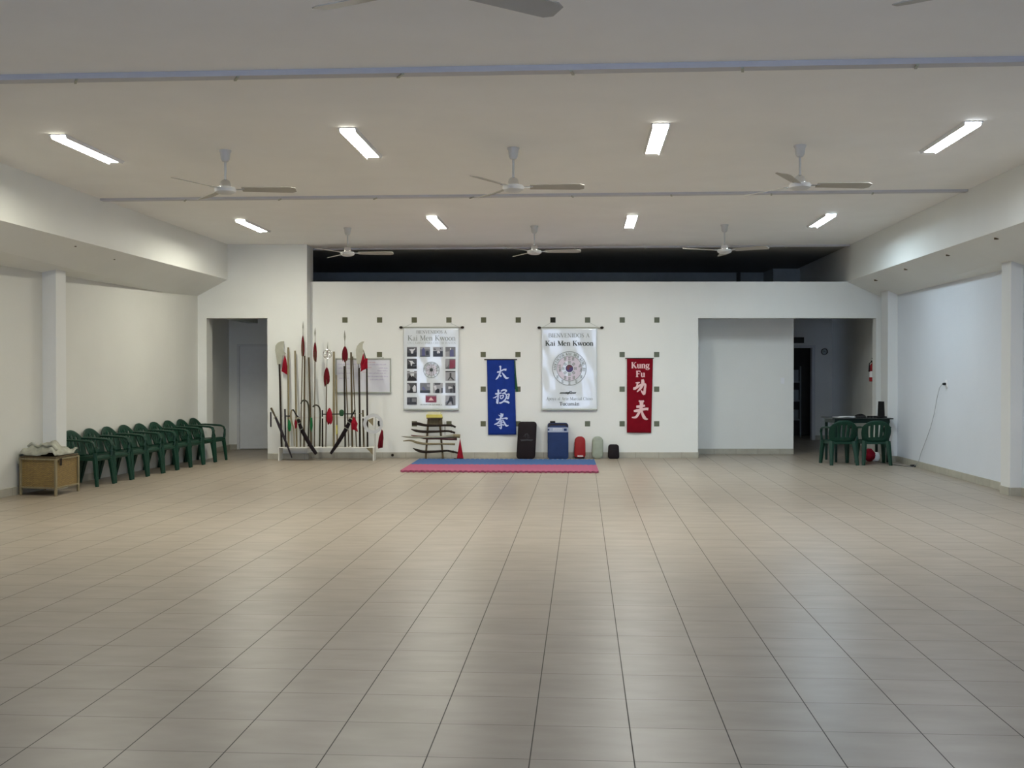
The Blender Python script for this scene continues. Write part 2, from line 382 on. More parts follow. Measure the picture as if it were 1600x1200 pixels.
# right-hand recess wall, corridor and dark doorway
YRR = 20.66; XR0 = at(1240, 600, YRR).x
b = MB(); b.box(XC1 - .1, XR0, YRR, YRR + .15, 0, ZS); b.box(XR0 - .15, XR0, YRR + .15, 24.9, 0, ZS); b.box(XC1 - .15, XC1, YB + .15, YRR, 0, ZS)
struct('wall_recess_right', b, M['wall'])
YF = 25.0; XE = at(1300, 600, YF).x; XDa = at(1270, 600, YF).x; XDb = XDa - .9; ZDo = at(1260, 543, YF).z
b = MB(); b.box(XR0 - .1, XDb, YF, YF + .12, 0, ZS); b.box(XDa, XE + .3, YF, YF + .12, 0, ZS); b.box(XDb, XDa, YF, YF + .12, ZDo, ZS)
struct('wall_corridor_end', b, M['wall'])
b = MB(); xa = XR(YB) - .02; b.hexa([(xa, YB + .15, 0), (xa + .25, YB + .15, 0), (XE + .2, YF, 0), (XE, YF, 0), (xa, YB + .15, ZS), (xa + .25, YB + .15, ZS), (XE + .2, YF, ZS), (XE, YF, ZS)])
struct('wall_corridor_side', b, M['wall'])
b = MB(); b.box(XDa - .02, XDa + .05, YF - .02, YF + .14, 0, ZDo + .05); b.box(XDb - .05, XDb + .02, YF - .02, YF + .14, 0, ZDo + .05); b.box(XDb, XDa, YF - .02, YF + .14, ZDo - .01, ZDo + .05)
struct('trim_8', b, M['door_frame'])
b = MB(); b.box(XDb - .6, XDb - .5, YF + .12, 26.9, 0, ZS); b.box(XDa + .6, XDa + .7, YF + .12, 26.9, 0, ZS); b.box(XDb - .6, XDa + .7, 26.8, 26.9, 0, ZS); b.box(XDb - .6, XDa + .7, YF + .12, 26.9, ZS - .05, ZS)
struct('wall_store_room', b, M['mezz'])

# baseboards
def board_run(name, pts, h=.105, t=.018):
    """pts: polyline on the floor; the board stands to the left of the walking direction"""
    b = MB()
    for (x0, y0), (x1, y1) in zip(pts, pts[1:]):
        d = Vector((x1 - x0, y1 - y0, 0)).normalized(); n = Vector((-d.y, d.x, 0)) * t
        A = Vector((x0, y0, 0)) ; B = Vector((x1, y1, 0))
        A = A - d * 0.0; B = B + d * 0.0
        b.hexa([A, B, B + n, A + n, A + Vector((0, 0, h)), B + Vector((0, 0, h)), B + n + Vector((0, 0, h)), A + n + Vector((0, 0, h))])
    return struct(name, b, M['baseboard'], bevel=.003)
board_run('baseboard_left', [(XL(YL), YL), (XL(14.67), 14.67), (XL(14.67) + .18, 14.67), (XL(14.42) + .18, 14.42), (XL(14.42), 14.42), (XL(8), 8)])
board_run('baseboard_back', [(XC1, YB), (XS, YB), (XS, YL), (XD1, YL)])
board_run('baseboard_recess_left', [(-4.655, YR), (-4.4, YR)][:2])
board_run('baseboard_recess_side', [(XDL - .05, YR), (-5.68, YR), (-5.68, YL + .38)])
board_run('baseboard_recess_right', [(XR0, YRR), (XC1, YRR), (XC1, YB + .02)])
board_run('baseboard_right', [(XR(8), 8), (XR(13.68), 13.68), (XR(13.68) - .15, 13.68), (XR(13.98) - .15, 13.98), (XR(13.98), 13.98), (XR(18.9), 18.9), (XR(18.9) - .17, 18.9), (XR(19.3) - .17, 19.3)])
board_run('baseboard_corridor', [(xa, YB + .2), (XE, YF), (XDa + .05, YF)])

# transverse ceiling trims with small brackets
YT = [at(800, 105, 1).z]
def ceil_y(ypx, z): return (z - CAMZ) / (at(800, ypx, 1).z - CAMZ)
tn = 9
for ypx in (102, 303, 386):
    yc = ceil_y(ypx, CZ); b = MB(); u = Vector((cyaw, -syaw, 0)); v = Vector((syaw, cyaw, 0))
    c = Vector((0, yc, 0)); Lh = 5.15 if ypx > 200 else 5.2
    xa_, xb_ = XBL(yc) + .02, XBR(yc) - .02
    P = [c + u * xa_, c + u * xb_, c + u * xb_ + v * .11, c + u * xa_ + v * .11]
    b.hexa([p + Vector((0, 0, CZ - (.042 if ypx < 200 else .028))) for p in P] + [p + Vector((0, 0, CZ)) for p in P])
    o = struct('trim_%d' % tn, b, M['trim']); ORIG[o.name] = Vector(); tn += 1
    x00 = (at(890, 100, yc).x if ypx == 102 else (at(898, 385, yc).x if ypx > 350 else at(892, 303, yc).x))
    for k in range(-6, 6):
        x = x00 + k * 1.255
        if xa_ + .1 < x < xb_ - .1:
            q = MB(); p = c + u * x + Vector((0, 0, CZ - (.055 if ypx < 200 else .041)))
            q.plate([p, p + u * .02, p + u * .035 * (1 if x > 0 else -1) + v * .10, p + u * (.035 * (1 if x > 0 else -1) - .02) + v * .10], (0, 0, .014))
            q.build('bracket', M['alu'], o)

# ------------------------------------------------------------------ ceiling lamps
def make_lamp(name, label, col, cx, cy):
    t = thing(name, label, 'ceiling light', (0, 0, 0), 'lit fluorescent ceiling lights')
    h = MB(); h.box(-.085, .085, -.67, .67, -.008, 0)
    for sx in (-1, 1): h.hexa([(sx * .070, -.64, -.036), (sx * .076, -.64, -.036), (sx * .076, .64, -.036), (sx * .070, .64, -.036), (sx * .070, -.66, -.008), (sx * .085, -.66, -.008), (sx * .085, .66, -.008), (sx * .070, .66, -.008)])
    h.build('housing', M['white'], t)
    d = MB(); d.box(-.069, .069, -.655, .655, -.014, -.0085)
    d.build('diffuser', emit('tube_glow', col, LAMP), t)
    t.location = (cx, cy, CZ); t.rotation_euler = (0, 0, -TYAW)
    return t
zl = CZ - .05
lamp_px = [(139, 240), (565, 231), (1025, 225), (1483, 222), (396, 357), (684, 352), (985, 351), (1283, 349)]
desc = ['nearer row, far left beside the left beam', 'nearer row, second from the left', 'nearer row, third from the left', 'nearer row, far right',
        'farther row, leftmost', 'farther row, second from the left', 'farther row, third from the left', 'farther row, rightmost with bluish light']
for (px, py), de, col in zip(lamp_px, desc, LAMP_COLORS):
    y = ceil_y(py, zl); p = at(px, py, y)
    make_lamp('ceiling_light', 'lit white tube light on the ceiling, ' + de, col, p.x, p.y)

# ------------------------------------------------------------------ ceiling fans
M['faint'] = mat('faint_grey_print', (.045, .045, .05), .6, spec=.2)
M['fan'] = mat('pale_grey_fan_enamel', (.60, .60, .58), .45, noise=.03); M['blade'] = mat('beige_grey_fan_blade', (.40, .38, .33), .5, noise=.04)
def make_fan(label):
    t = thing('ceiling_fan', label, 'ceiling fan', (0, 0, 0), 'ceiling fans')
    b = MB(); b.lathe([(.062, 0), (.062, -.012), (.052, -.03), (.045, -.09), (.03, -.115), (.014, -.12)]); b.build('canopy', M['fan'], t, smooth=True)
    b = MB(); b.lathe([(.012, -.11), (.012, -.32)], 10); b.build('downrod', M['fan'], t, smooth=True)
    b = MB(); b.lathe([(.02, -.30), (.045, -.315), (.055, -.345), (.058, -.375)]); b.build('coupling_cover', M['chrome'], t, smooth=True)
    b = MB(); b.lathe([(.05, -.372), (.10, -.382), (.112, -.40), (.105, -.425), (.07, -.445), (.02, -.452)]); b.build('motor', M['fan'], t, smooth=True)
    for k in range(3):
        a = 2 * PI * k / 3; ca, sa = math.cos(a), math.sin(a)
        def R(x, y, z): return (x * ca - y * sa, x * sa + y * ca, z)
        q = MB(); q.hexa([R(.09, -.02, -.402), R(.20, -.03, -.402), R(.20, .03, -.402), R(.09, .02, -.402), R(.09, -.02, -.396), R(.20, -.03, -.396), R(.20, .03, -.396), R(.09, .02, -.396)])
        br = q.build('blade_bracket', M['chrome'], t)
        q = MB()
        def fn(u, v):
            x = .17 + .55 * u; wd = .055 + .022 * u - (.03 * max(0, (u - .9) / .1) ** 2)
            y = (v - .5) * 2 * wd
            return R(x, y, -.398 - y * .22)
        q.grid(fn, 12, 3); q.build('blade', M['blade'], t, solid=.006)
    return t
fan0 = None
fz = []
for (px, py, rot, de) in ((352, 235, 3, 'white three-bladed ceiling fan, left one of the middle row'), (802, 231, -2, 'white three-bladed ceiling fan, centre one of the middle row'), (1250, 227, 2, 'white three-bladed ceiling fan, right one of the middle row'),
                        (543, 356, 1, 'small-looking ceiling fan before the dark opening, left one of far row'), (835, 353, -6, 'small-looking ceiling fan before the dark opening, centre one of far row'), (1132, 351, -38, 'small-looking ceiling fan before the dark opening, right one of far row')):
    y = ceil_y(py, CZ); p = at(px, py, y); fz.append((p.x, p.y, rot, de))
fz += [(-.37, 5.33, 32, 'ceiling fan overhead cut by the top edge of the photo, two grey blade tips showing'), (2.55, 5.2, -132, 'ceiling fan overhead at the top right, a single blade tip showing')]
for x, y, rot, de in fz:
    if fan0 is None: f = fan0 = make_fan(de)
    else: f = copy_tree(fan0); f['label'] = de
    f.location = (x, y, CZ); f.rotation_euler = (0, 0, math.radians(rot))
f.rotation_euler = (0, 0, math.radians(25))

# ------------------------------------------------------------------ green plastic chairs
def make_chair(label):
    """local frame: front is +Y, origin on the floor under the middle of the seat"""
    t = thing('plastic_armchair', label, 'chair', (0, 0, 0))
    g = M['green']
    b = MB()
    def seat(u, v):
        x = (u - .5) * (.415 + .02 * v); y = -.21 + .44 * v
        z = .385 + .025 * v - .02 * math.sin(PI * u) * math.sin(PI * min(1, v * 1.1)) - (.045 * max(0, (v - .88) / .12) ** 2)
        return (x, y, z)
    b.grid(seat, 12, 12); b.build('seat', g, t, smooth=True, solid=.012)
    b = MB()
    nu, nv = 18, 14
    def back(u, v):
        s = (u - .5) * 2
        topz = .752 - .11 * abs(s) ** 2.4
        z = .39 + (topz - .39) * v
        halfw = .205 + .035 * math.sin(min(1, v) * PI * .75)
        return (s * halfw, -.20 - .085 * v + .055 * s * s, z)
    def skip(i, j): return 3 <= j <= 10 and i in (4, 7, 10, 13)
    b.grid(back, nu, nv, skip); b.build('backrest', g, t, smooth=True, solid=.012)
    for s in (-1, 1):
        b = MB()
        pts = [(s * .225, -.235, .63), (s * .234, -.15, .63), (s * .233, 0, .622), (s * .231, .14, .612), (s * .230, .195, .59), (s * .232, .215, .54), (s * .225, .215, .46), (s * .22, .21, .40)]
        b.tube(pts, [.016, .021, .022, .022, .022, .023, .026, .03], 8, flat=(1, .75), up=(0, 0, 1) )
        b.build('armrest', g, t, smooth=True)
        b = MB(); b.tube([(s * .205, .20, .395), (s * .22, .225, .2), (s * .23, .245, 0)], [.048, .040, .030], 6, flat=(1, .8)); b.build('leg', g, t, smooth=True)
        b = MB(); b.tube([(s * .19, -.20, .40), (s * .205, -.245, .2), (s * .22, -.285, 0)], [.048, .040, .030], 6, flat=(1, .8)); b.build('leg', g, t, smooth=True)
    b = MB(); b.box(-.21, .21, .205, .222, .345, .39); b.box(-.195, .195, -.215, -.20, .35, .39); b.box(-.212, -.20, -.2, .21, .35, .39); b.box(.20, .212, -.2, .21, .35, .39)
    b.build('apron', g, t)
    return t
ords = ['first', 'second', 'third', 'fourth', 'fifth', 'sixth', 'seventh', 'eighth', 'ninth']
chair0 = None
for k in range(9):
    y = 14.99 + .513 * k; x = XL(y) + .315
    lab = 'green plastic armchair, nearest of the row, right beside the wicker chest' if k == 0 else ('green plastic armchair at the far end of the row, by the grey door recess' if k == 8 else 'green plastic armchair in the row along the left wall, %s from the wicker chest' % ords[k])
    c = chair0 = make_chair(lab) if k == 0 else None
    if k == 0: first_chair = c
    else: c = copy_tree(first_chair); c['label'] = lab
    c['group'] = 'green plastic chairs along the left wall'
    c.location = (x, y, 0); c.rotation_euler = (0, 0, -PI / 2 - .12 + random.uniform(-.02, .02))
for px, rz, lab in ((1311, .04, 'green plastic armchair with its back to the hall, left one at the table'), (1365, -.10, 'green plastic armchair with its back to the hall, right one at the table')):
    c = copy_tree(first_chair); c['label'] = lab; c['group'] = 'green chairs at the small table'
    p = at(px, 727, 18.4); c.location = (p.x, 18.42, 0); c.rotation_euler = (0, 0, rz)

# ------------------------------------------------------------------ table and what is on it
TYc = 19.05; TZ = .765
xl, xr = at(1292, 650, TYc).x, at(1386, 650, TYc).x
t = thing('table', 'small dark table with thin top behind two green chairs', 'table', ((xl + xr) / 2, TYc, 0))
b = MB(); b.box(xl, xr, TYc - .33, TYc + .38, TZ - .022, TZ); b.build('tabletop', M['glass'], t, bevel=.004)
b = MB(); b.box(xl + .06, xr - .06, TYc - .29, TYc - .27, TZ - .09, TZ - .022); b.box(xl + .06, xr - .06, TYc + .31, TYc + .33, TZ - .09, TZ - .022)
b.box(xl + .05, xl + .07, TYc - .29, TYc + .33, TZ - .09, TZ - .022); b.box(xr - .07, xr - .05, TYc - .29, TYc + .33, TZ - .09, TZ - .022); b.build('apron', M['green_dark'], t)
for sx in (xl + .08, xr - .08):
    for sy in (TYc - .27, TYc + .31):
        b = MB(); b.tube([(sx, sy, TZ - .03), (sx, sy, 0)], [.028, .022], 10); b.build('leg', M['green_dark'], t, smooth=True)
b = MB(); b.beam((xl + .08, TYc - .27, .33), (xr - .08, TYc - .27, .33), .02, .02); b.beam((xl + .08, TYc + .31, .33), (xr - .08, TYc + .31, .33), .02, .02); b.build('stretcher', M['chrome'], t)
def rot2(c, pts, a):
    ca, sa = math.cos(a), math.sin(a); return [Vector((c[0] + x * ca - y * sa, c[1] + x * sa + y * ca, z)) for x, y, z in pts]
lx = at(1377, 640, TYc).x
t = thing('laptop', 'open black laptop on the right end of the small table', 'laptop', (lx, TYc + .02, TZ + .001))
LA = -1.22
b = MB(); b.hexa(rot2((lx - .03, TYc + .02), [(-.16, -.13, TZ + .001), (.16, -.13, TZ + .001), (.16, .10, TZ + .001), (-.16, .10, TZ + .001), (-.16, -.13, TZ + .020), (.16, -.13, TZ + .020), (.16, .10, TZ + .020), (-.16, .10, TZ + .020)], LA))
b.build('keyboard_base', M['black'], t, bevel=.003)
b = MB(); b.hexa(rot2((lx - .03, TYc + .02), [(-.16, .09, TZ + .018), (.16, .09, TZ + .018), (.16, .10, TZ + .018), (-.16, .10, TZ + .018), (-.16, .105, TZ + .275), (.16, .105, TZ + .275), (.16, .115, TZ + .275), (-.16, .115, TZ + .275)], LA))
b.build('screen', M['screen'], t, bevel=.003)
b = MB()
for k, (px, dy, a, w_, h_) in enumerate(((1318, 0, .2, .15, .11), (1326, .05, -.3, .13, .10), (1322, -.03, .7, .12, .09))):
    p = at(px, 650, TYc); z = TZ + .001 + k * .006
    b.hexa(rot2((p.x, TYc + dy), [(-w_, -h_, z), (w_, -h_, z), (w_, h_, z), (-w_, h_, z), (-w_, -h_, z + .0055), (w_, -h_, z + .0055), (w_, h_, z + .0055), (-w_, h_, z + .0055)], a))
tag(b.build('paper_stack', M['paper']), 'loose stack of white papers on the left half of the small table', 'papers')
p = at(1343, 650, TYc)
b = MB()
def bag(u, v):
    a = 2 * PI * u; r = math.sin(PI * min(.999, max(.001, v * .5 + .5)) ) if False else math.cos(PI / 2 * v)
    return (p.x + .10 * r * math.cos(a) * (1 + .1 * math.sin(3 * a)), TYc - .05 + .12 * r * math.sin(a), TZ + .002 + .055 * math.sin(PI / 2 * v) * (1 + .12 * math.cos(2 * a)))
b.grid(bag, 24, 8); tag(b.build('cap', M['black'], smooth=True), 'flattened black cap lying in the middle of the small table', 'cap')
b = MB()
for k in range(3):
    px = 1356 + k * 5; p = at(px, 650, TYc - .1); b.lathe([(.012, 0), (.014, .02), (.008, .03)], 10, (p.x, TYc - .1 - .03 * (k % 2), TZ + .001))
tag(b.build('cable_coil', M['black'], smooth=True), 'small black clump of cables beside the laptop', 'cable')
# red and white bag on the floor
p = at(1366, 720, 18.75)
t = thing('plastic_bag', 'crumpled red and white plastic bag on the floor under the right chair', 'bag', (p.x, 18.95, 0))
def blob(b, c, rx, ry, rz, seed, n=20, m=10):
    rnd = random.Random(seed); ph = [rnd.uniform(0, 6.28) for _ in range(4)]
    def fn(u, v):
        a = 2 * PI * u; e = PI * (v - .5)
        k = 1 + .13 * math.sin(3 * a + ph[0]) * math.cos(e) + .09 * math.sin(5 * a + 2 * e + ph[1]) * math.cos(e) + .08 * math.sin(4 * e + ph[2])
        return (c[0] + rx * k * math.cos(a) * math.cos(e), c[1] + ry * k * math.sin(a) * math.cos(e), max(c[2] - rz, c[2] + rz * k * math.sin(e)))
    b.grid(fn, n, m)
b = MB(); blob(b, (p.x - .02, 18.95, .11), .10, .09, .11, 3); b.build('red_half', M['redcloth'], t, smooth=True)
b = MB(); blob(b, (p.x + .09, 18.97, .085), .07, .08, .085, 5); b.build('white_half', M['paper'], t, smooth=True)

# ------------------------------------------------------------------ right wall: socket, plug, cable, adapter; extinguisher; switch; sign; vent
yw = 17.0
def wallR(px, py):
    # intersection of the pixel ray with the right wall
    a = (px - 800) / F; y = (6.72 - .053 * 19.7) / (a - .053); return at(px, py, y)
p = wallR(1479.5, 600)
t = thing('wall_socket', 'white electric socket on the right wall with a plug in it', 'socket', tuple(p))
b = MB(); b.box(p.x - .012, p.x, p.y - .045, p.y + .045, p.z - .06, p.z + .06); b.build('cover_plate', M['white'], t, bevel=.003)
b = MB(); b.box(p.x - .018, p.x - .012, p.y - .03, p.y + .03, p.z - .035, p.z + .035); b.build('socket_insert', M['white'], t)
plug = Vector((p.x - .045, p.y - .0, p.z))
t = thing('power_cable', 'thin cable with black plug hanging from the socket down the right wall', 'cable', tuple(plug))
b = MB(); b.lathe([(.014, 0), (.02, .02), (.02, .045)], 12, (p.x - .065, p.y, p.z), axis='x'); b.build('plug', M['black'], t, smooth=True)
pts = [Vector((p.x - .07, p.y, p.z))]
for px, py in ((1471, 606), (1467, 622), (1463, 645), (1457, 668), (1449, 690), (1442, 708), (1438, 722)):
    q = wallR(px, py); pts.append(q + Vector((-.03, 0, 0)))
last = pts[-1]; pts += [Vector((last.x - .05, last.y + .1, .006)), Vector((last.x - .10, last.y + .35, .006))]
b = MB(); b.tube(pts, .004, 6); M['cable'] = mat('grey_cable', (.35, .36, .37), .5); b.build('cord', M['cable'], t, smooth=True)
q = at(1428, 729.5, 1); k = CAMZ / (CAMZ - q.z); q = Vector((q.x * k, k, 0))
t = thing('power_adapter', 'small black adapter block on the floor by the right baseboard', 'adapter', (q.x, q.y, 0))
b = MB(); b.box(q.x - .045, q.x + .045, q.y - .05, q.y + .05, .001, .035); b.build('body', M['black'], t, bevel=.006)
b = MB(); b.tube([(q.x - .04, q.y, .015), (q.x - .12, q.y + .08, .006), (q.x - .2, q.y + .3, .006), (q.x - .25, q.y + .8, .006), (q.x - .3, q.y + 1.0, .006)], .004, 6); b.build('cord', M['black'], t, smooth=True)

p = at(1375, 586, 20.1)
xw = xa + (XE - xa) * (20.12 - YB - .15) / (YF - YB - .15)
ex = Vector((xw - .08, 20.12, p.z - .12))
t = thing('fire_extinguisher', 'red fire extinguisher on the side wall above the laptop', 'fire extinguisher', tuple(ex))
b = MB(); b.lathe([(.05, 0), (.062, .01), (.062, .26), (.05, .30), (.022, .33), (.02, .35)], 20, ex); b.build('cylinder', M['mittred'], t, smooth=True)
b = MB(); b.lathe([(.0635, .08), (.0635, .19)], 20, ex); b.build('label_band', M['paper'], t, smooth=True)
b = MB(); b.box(ex.x - .02, ex.x + .02, ex.y - .05, ex.y + .03, ex.z + .35, ex.z + .39); b.beam((ex.x, ex.y - .05, ex.z + .40), (ex.x, ex.y + .03, ex.z + .43), .02, .012); b.build('valve_handle', M['black'], t)
b = MB(); b.tube([(ex.x - .02, ex.y, ex.z + .37), (ex.x - .07, ex.y - .02, ex.z + .33), (ex.x - .075, ex.y - .03, ex.z + .18)], [.009, .009, .014], 8); b.build('hose', M['black'], t, smooth=True)
b = MB(); b.box(xw - .02, xw + .004, ex.y - .03, ex.y + .03, ex.z + .2, ex.z + .34); b.build('wall_bracket', M['black'], t)
s = ex + Vector((.06, 0, .46))
b = MB(); b.box(xw - .008, xw + .004, ex.y - .07, ex.y + .07, s.z, s.z + .11)
tag(b.build('safety_sign', M['tassel'], bevel=.002), 'small dark red safety plate on the side wall over the extinguisher', 'sign')

p = at(1222.5, 595, YRR)
t = thing('light_switch', 'double white light switch on the recessed wall by the dark corridor', 'light switch', tuple(p))
b = MB(); b.box(p.x - .035, p.x + .035, YRR - .01, YRR, p.z - .055, p.z + .055); b.build('cover_plate', M['white'], t, bevel=.003)
for s in (-1, 1):
    b = MB(); b.box(p.x + s * .014 - .011, p.x + s * .014 + .011, YRR - .015, YRR - .01, p.z - .02, p.z + .02); b.build('rocker', M['white'], t)
p = at(1288, 549.5, YF - .02)
t = thing('wall_clock', 'small round clock with dark rim on the wall beyond the dark doorway', 'clock', tuple(p))
b = MB(); b.lathe([(.068, YF - .02 - p.y), (.068, YF - p.y)], 28, p, axis='y'); b.build('face', M['partition'], t)
b = MB(); b.tube([p + Vector((.068 * math.cos(a), -.003, .068 * math.sin(a))) for a in [2 * PI * i / 28 for i in range(29)]], .007, 6, caps=False); b.build('rim', M['dark'], t, smooth=True)
b = MB(); b.beam(p + Vector((0, -.006, 0)), p + Vector((.03, -.006, .015)), .006, .003, up=(0, 1, 0)); b.beam(p + Vector((0, -.006, 0)), p + Vector((-.035, -.006, .012)), .004, .003, up=(0, 1, 0)); b.build('hand', M['dark'], t)
a_, c_ = at(1232, 536, YF), at(1256, 527, YF)
t = thing('air_vent', 'dark louvred vent above the dark doorway', 'vent', tuple(a_))
b = MB(); b.box(a_.x, c_.x, YF - .015, YF, a_.z, c_.z); b.build('backing', M['black'], t)
for k in range(4):
    z = a_.z + (c_.z - a_.z) * (k + .5) / 4; b = MB(); b.hexa([(a_.x + .01, YF - .025, z - .012), (c_.x - .01, YF - .025, z - .012), (c_.x - .01, YF - .015, z + .006), (a_.x + .01, YF - .015, z + .006), (a_.x + .01, YF - .022, z - .009), (c_.x - .01, YF - .022, z - .009), (c_.x - .01, YF - .012, z + .009), (a_.x + .01, YF - .012, z + .009)]); b.build('slat', M['mezz'], t)
# store shelf with boxes faintly seen inside the dark doorway
sx0, sx1 = XDb + .05, at(1251, 600, 26.2).x
t = thing('shelf_rack', 'dim shelf rack inside the dark doorway', 'shelf', ((sx0 + sx1) / 2, 26.3, 0))
for z in (.4, .85, 1.3): b = MB(); b.box(sx0, sx1, 26.15, 26.55, z, z + .03); b.build('shelf', M['partition'], t)
for x in (sx0, sx1 - .03): b = MB(); b.box(x, x + .03, 26.15, 26.18, 0, 1.7); b.build('upright', M['partition'], t)
for k, z in enumerate((.431, .881, 1.331)):
    b = MB(); b.box(sx0 + .08, sx1 - .05, 26.2, 26.5, z, z + .22 + .03 * k)
    tag(b.build('storage_box', M['partition'], bevel=.005), 'dim grey box in the dark doorway, on the %s shelf' % ('lowest', 'middle', 'top')[k], 'box', 'boxes in the store room')
p = at(1336, 501.5, 23.5)
zt0 = p.z
t = thing('ceiling_lamp', 'unlit dark spiral lamp under the slab above the small table', 'lamp', (p.x, 23.5, ZS))
b = MB(); b.lathe([(.05, ZS), (.05, ZS - .015), (.012, ZS - .03), (.012, zt0 + .03)], 16, (p.x, 23.5, 0)); b.build('base', M['dark'], t, smooth=True)
b = MB(); b.tube([(p.x - .13 + .26 * i / 50, 23.5 + .032 * math.sin(i * .9), zt0 + .024 * math.cos(i * .9)) for i in range(51)], .012, 6); b.build('spiral_tube', M['brown'], t, smooth=True)

# small dark eyelets under the side beams
for px, py, right in ((1558, 373, 1), (1482, 399, 1), (1416, 421, 1), (1369, 438, 1), (115, 384.5, 0), (176, 405, 0)):
    xf = (XBR if right else XBL); best = None
    for i in range(4000):
        y = 10 + i * .0025; p = at(px, py, y)
        if right: d = (p.x - XBR(y)) / (XR(y) - XBR(y)); zz = 3.19 + (2.885 - 3.19) * d
        else: d = (p.x - XBL(y)) / (XL(y) - XBL(y)); zz = 3.203 + (2.855 - 3.203) * d
        if 0 <= d <= 1 and (best is None or abs(p.z - zz) < best[0]): best = (abs(p.z - zz), p, y, d, zz)
    if best:
        _, p, y, d, zz = best
        b = MB(); b.lathe([(.034, -.008), (.034, .02)], 16, (p.x, y, zz))
        side = 'right' if right else 'left'
        tag(b.build('recessed_socket_cap', M['brown']), 'small dark round cap under the %s ceiling beam, about %s along it' % (side, {1558: 'nearest', 1482: 'second nearest', 1416: 'third nearest', 1369: 'farthest', 115: 'nearest', 176: 'farther'}[px]), 'ceiling cap')

# ------------------------------------------------------------------ wicker chest with grey cloth
A = Vector((-6.20, 13.76, 0)); Bc = Vector((-5.70, 13.62, 0)); Cc = Vector((-5.66, 14.22, 0)); D = A + (Cc - Bc)
t = thing('wicker_chest', 'brown wicker chest on short pale legs against the left wall', 'chest', tuple((A + Cc) / 2))
cen = (A + Cc) / 2
def inset(P, k): return [cen + (q - cen) * k for q in P]
zb, zt = .10, .46
P = inset([A, Bc, Cc, D], .965)
b = MB(); b.hexa([q + Vector((0, 0, zb)) for q in P] + [q + Vector((0, 0, zt)) for q in P]); b.build('woven_body', M['wicker'], t, bevel=.006)
for q in (A, Bc, Cc, D):
    b = MB(); b.beam(q, q + Vector((0, 0, zt + .01)), .028, .028, up=(Bc - A).normalized()); b.build('corner_post', M['tan'], t, bevel=.003)
b = MB()
for z in (zb, zt):
    b = MB()
    for q0, q1 in ((A, Bc), (Bc, Cc), (Cc, D), (D, A)): b.beam(q0 + Vector((0, 0, z)), q1 + Vector((0, 0, z)), .022, .02)
    b.build('rail', M['tan'], t, bevel=.002)
P = inset([A, Bc, Cc, D], 1.02)
b = MB(); b.hexa([q + Vector((0, 0, zt + .01)) for q in P] + [q + Vector((0, 0, zt + .035)) for q in P]); lid = b.build('lid', M['brown'], t, bevel=.006)
m_ = Bc.lerp(Cc, .12); b = MB(); b.plate([m_ + Vector((.02, -.01, zt + .01)), m_ + Vector((.02, .05, zt + .01)), m_ + Vector((.02, .05, zt - .08)), m_ + Vector((.02, -.01, zt - .08))], (.006, 0, 0)); b.build('latch_strap', M['dark'], t)
# cloth pile
b = MB()
def cloth(u, v):
    q = (A * (1 - u) * (1 - v) + Bc * u * (1 - v) + Cc * u * v + D * (1 - u) * v); q = cen + (q - cen) * 1.03 + Vector((-.01, 0, 0))
    e = min(u, 1 - u, v, 1 - v); hump = .12 * math.sin(PI * min(1, max(0, u))) ** .6 * math.sin(PI * v) ** .5 + .025 * math.sin(9 * u + 5 * v) + .02 * math.sin(14 * v - 6 * u) + .015 * math.sin(23 * u + 11 * v)
    return q + Vector((0, 0, zt + .052 + max(0, hump) + (.0 if e > 0 else -.006)))
b.grid(cloth, 30, 30)
tag(b.build('cloth_pile', M['greycloth'], smooth=True, solid=.008), 'rumpled grey and beige cloths heaped on the wicker chest', 'cloth')
b = MB()
q0 = cloth(.15, .0); 
def drape(u, v):
    q = (D * (1 - u) + A * u); n = Vector((-.0, -.0, 0))
    return cen + (q - cen) * (1.07 + .015 * math.sin(9 * u)) + Vector((-.008 * v, 0, zt + .055 - .24 * v * (.8 + .3 * math.sin(5 * u)) ))
b.grid(drape, 14, 8); tag(b.build('hanging_cloth', M['greycloth'], smooth=True, solid=.006), 'pale grey cloth hanging down the wall side of the wicker chest', 'cloth')
b = MB()
pts = [cloth(.1 + .8 * i / 20, .22) + Vector((0, 0, .03)) for i in range(21)]; b.tube(pts, .016, 8)
tag(b.build('rolled_cloth', M['greycloth'], smooth=True), 'thin pale rolled strip lying across the cloth heap on the chest', 'cloth')

